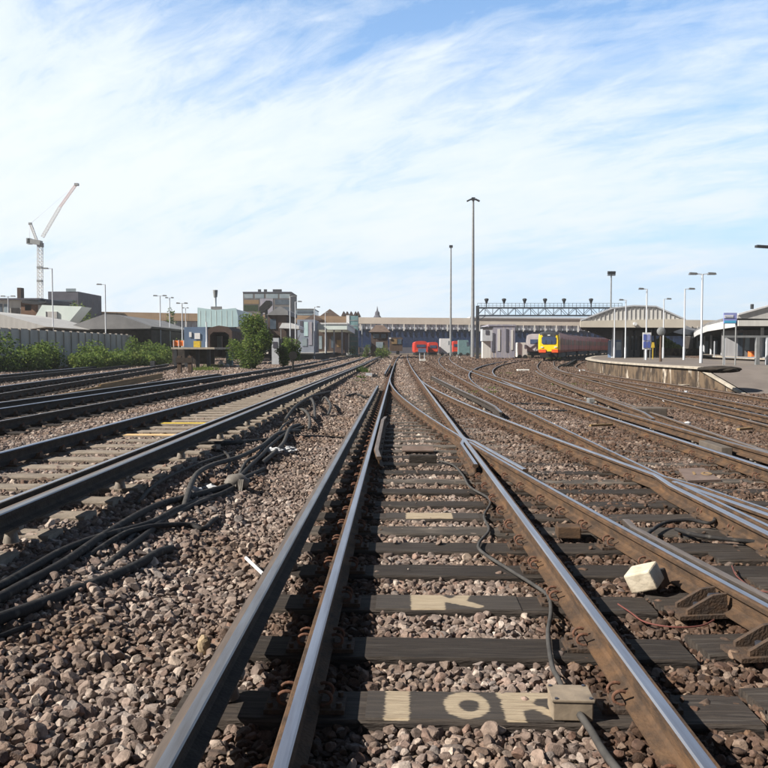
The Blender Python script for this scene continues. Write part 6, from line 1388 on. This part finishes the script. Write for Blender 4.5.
# ---- left lamp posts
lg = 'lamp posts on the platforms behind the scrub'
for px, pyt, Y, arms, ap, lb in ((52, 268.5, 70, (-1,), 9, 'tallest lamp post left of the scrub with one arm, before the dark slate block'), (105, 284.5, 76, (-1,), 8, 'single armed lamp post above the wide gabled canopy'), (160, 295.8, 82, (-1, 1), 6.5, 'double armed lamp post over the end of the scrub'), (169.5, 297.8, 86, (-1, 1), 4, 'small double armed lamp post next to the orange barrier'), (182, 303.3, 78, (-1, 1), 5.5, 'double armed lamp post before the blue hoarding'),
        (185.5, 308, 110, (-1, 1), 3.0, 'smallest lamp post, half hidden above the blue hoarding'), (8, 296.3, 84, (-1, 1), 7, 'double armed lamp post before the brown station building'), (206.5, 322, 64, (), 4, 'white pole between the blue hoarding and the dark arch'),
        (290, 296.3, 80, (1,), 6.5, 'taller of the twin lamp posts before the office block'), (295.3, 301.6, 86, (1,), 6.5, 'shorter of the twin lamp posts before the office block'), (314.5, 307, 100, (1,), 5.5, 'lamp post at the near corner of the white glazed canopy'), (325.3, 312.3, 112, (1,), 5, 'lamp post standing before the white glazed canopy middle'), (362, 325, 125, (), 3, 'thin pole between the lift tower and the signal cabin')):
    lamp_post(px, pyt, Y, .95 if px > 280 else 1.2, lb, arms, arm_px=ap, group=lg, thick=1.1)

# ---- tower crane
cr = empty('tower_crane', (XZ(39, 350, 330)[0], 330, 0), 'pale luffing tower crane standing far off with its jib raised', 'crane')
Yc = 330
def pt(px, py): x, z = XZ(px, py, Yc); return Vector((x, Yc, z))
def lattice(mb, a, b, w, n, r, m=0):
    a = Vector(a); b = Vector(b); d = (b - a).normalized(); s1 = d.cross(Vector((0, 1, 0))).normalized() * w / 2; s2 = Vector((0, w / 2, 0))
    C4 = [s1 + s2, s1 - s2, -s1 - s2, -s1 + s2]
    for c in C4: mb.bar(a + c, b + c, r, m=m)
    for i in range(n):
        p, q_ = a.lerp(b, i / n), a.lerp(b, (i + 1) / n)
        for k in range(4): mb.bar(p + C4[k], q_ + C4[(k + 1) % 4], r * .6, m=m); mb.bar(p + C4[k], p + C4[(k + 1) % 4], r * .6, m=m)
q = MB(); base_ = pt(40, 340); base_.z = 0; lattice(q, base_, pt(40, 243), 1.7, 30, .22); q.build('tower', 'crane_glare_white', cr)
q = MB(); lattice(q, pt(42.5, 237), pt(60, 207), 1.0, 12, .16); q.build('jib_lower', 'crane_glare_white', cr)
q = MB(); lattice(q, pt(60, 207), pt(76.5, 184), .8, 12, .13); q.build('jib_upper', 'crane_glare_red', cr)
q = MB(); q.box(pt(76.7, 184.5), (1.6, 1.4, 1.0)); q.build('jib_tip', 'galv', cr)
q = MB(); p = pt(35, 242); q.box(p, (5.4, 2.6, 2.0), ry=.18); q.build('machinery_deck', 'galv', cr)
q = MB(); q.box(pt(29.5, 241.3), (1.6, 2.6, 2.4)); q.build('counterweight', 'galv', cr)
q = MB(); q.box(pt(40.5, 245), (2.0, 2.0, 1.8)); q.build('cab', 'slate', cr)
q = MB(); lattice(q, pt(36.5, 240), pt(30.5, 224), .8, 7, .20); q.build('mast_frame', 'crane_glare_white', cr)
q = MB(); q.box(pt(30.3, 223.8), (1.2, 1.0, 1.0)); q.build('mast_head', 'galv', cr)
q = MB(); q.bar(pt(30.5, 223.5), pt(39, 216.5), .10); q.bar(pt(39, 216.5), pt(76.5, 184), .05); q.bar(pt(30, 224), pt(29.5, 241), .1); q.build('pendant_rope', 'crane_glare_white', cr)
q = MB(); q.box(pt(40, 267.5), (2.0, 2.0, .9)); q.box(pt(40, 281), (2.0, 2.0, .9)); q.build('tower_tie', 'galv', cr)

# concrete post with a small plate in the scrub side, far junk on the left sidings
for px, py, w_, h, mt, lb in ((133, 362, .8, .5, 'hoard', 'blue grey cabinet in front of the scrub'), (153, 367.5, .35, .5, 'dark_metal', 'low dark dwarf signal by the scrub'), (40, 367.5, .9, .22, 'sheet_pale', 'pale concrete lid at the scrub foot')):
    c = on_ground(px, py, .05); q = MB(); q.box(c + Vector((0, 0, h / 2 + (.6 if px == 133 else 0))), (w_, .3, h)); 
    if px == 133: q.cyl(c, c + Vector((0, 0, .7)), .05, 6)
    tag(q.build('trackside_cabinet', mt, bevel=.01), lb, 'cabinet')

# ---- summer haze
hz_ = MB(); hz_.box((0, 440, 44), (1500, 1000, 92)); h = hz_.build('haze', 'black'); h.data.materials.clear()
hm = bpy.data.materials.new('haze'); hm.use_nodes = True; t = hm.node_tree; t.nodes.clear(); o_ = t.nodes.new('ShaderNodeOutputMaterial'); pv = t.nodes.new('ShaderNodeVolumePrincipled')
pv.inputs['Color'].default_value = (0.92, 0.96, 1.0, 1); pv.inputs['Density'].default_value = 0.00042; pv.inputs['Anisotropy'].default_value = 0.2; t.links.new(pv.outputs[0], o_.inputs['Volume'])
h.data.materials.append(hm); tag(h, kind='stuff')
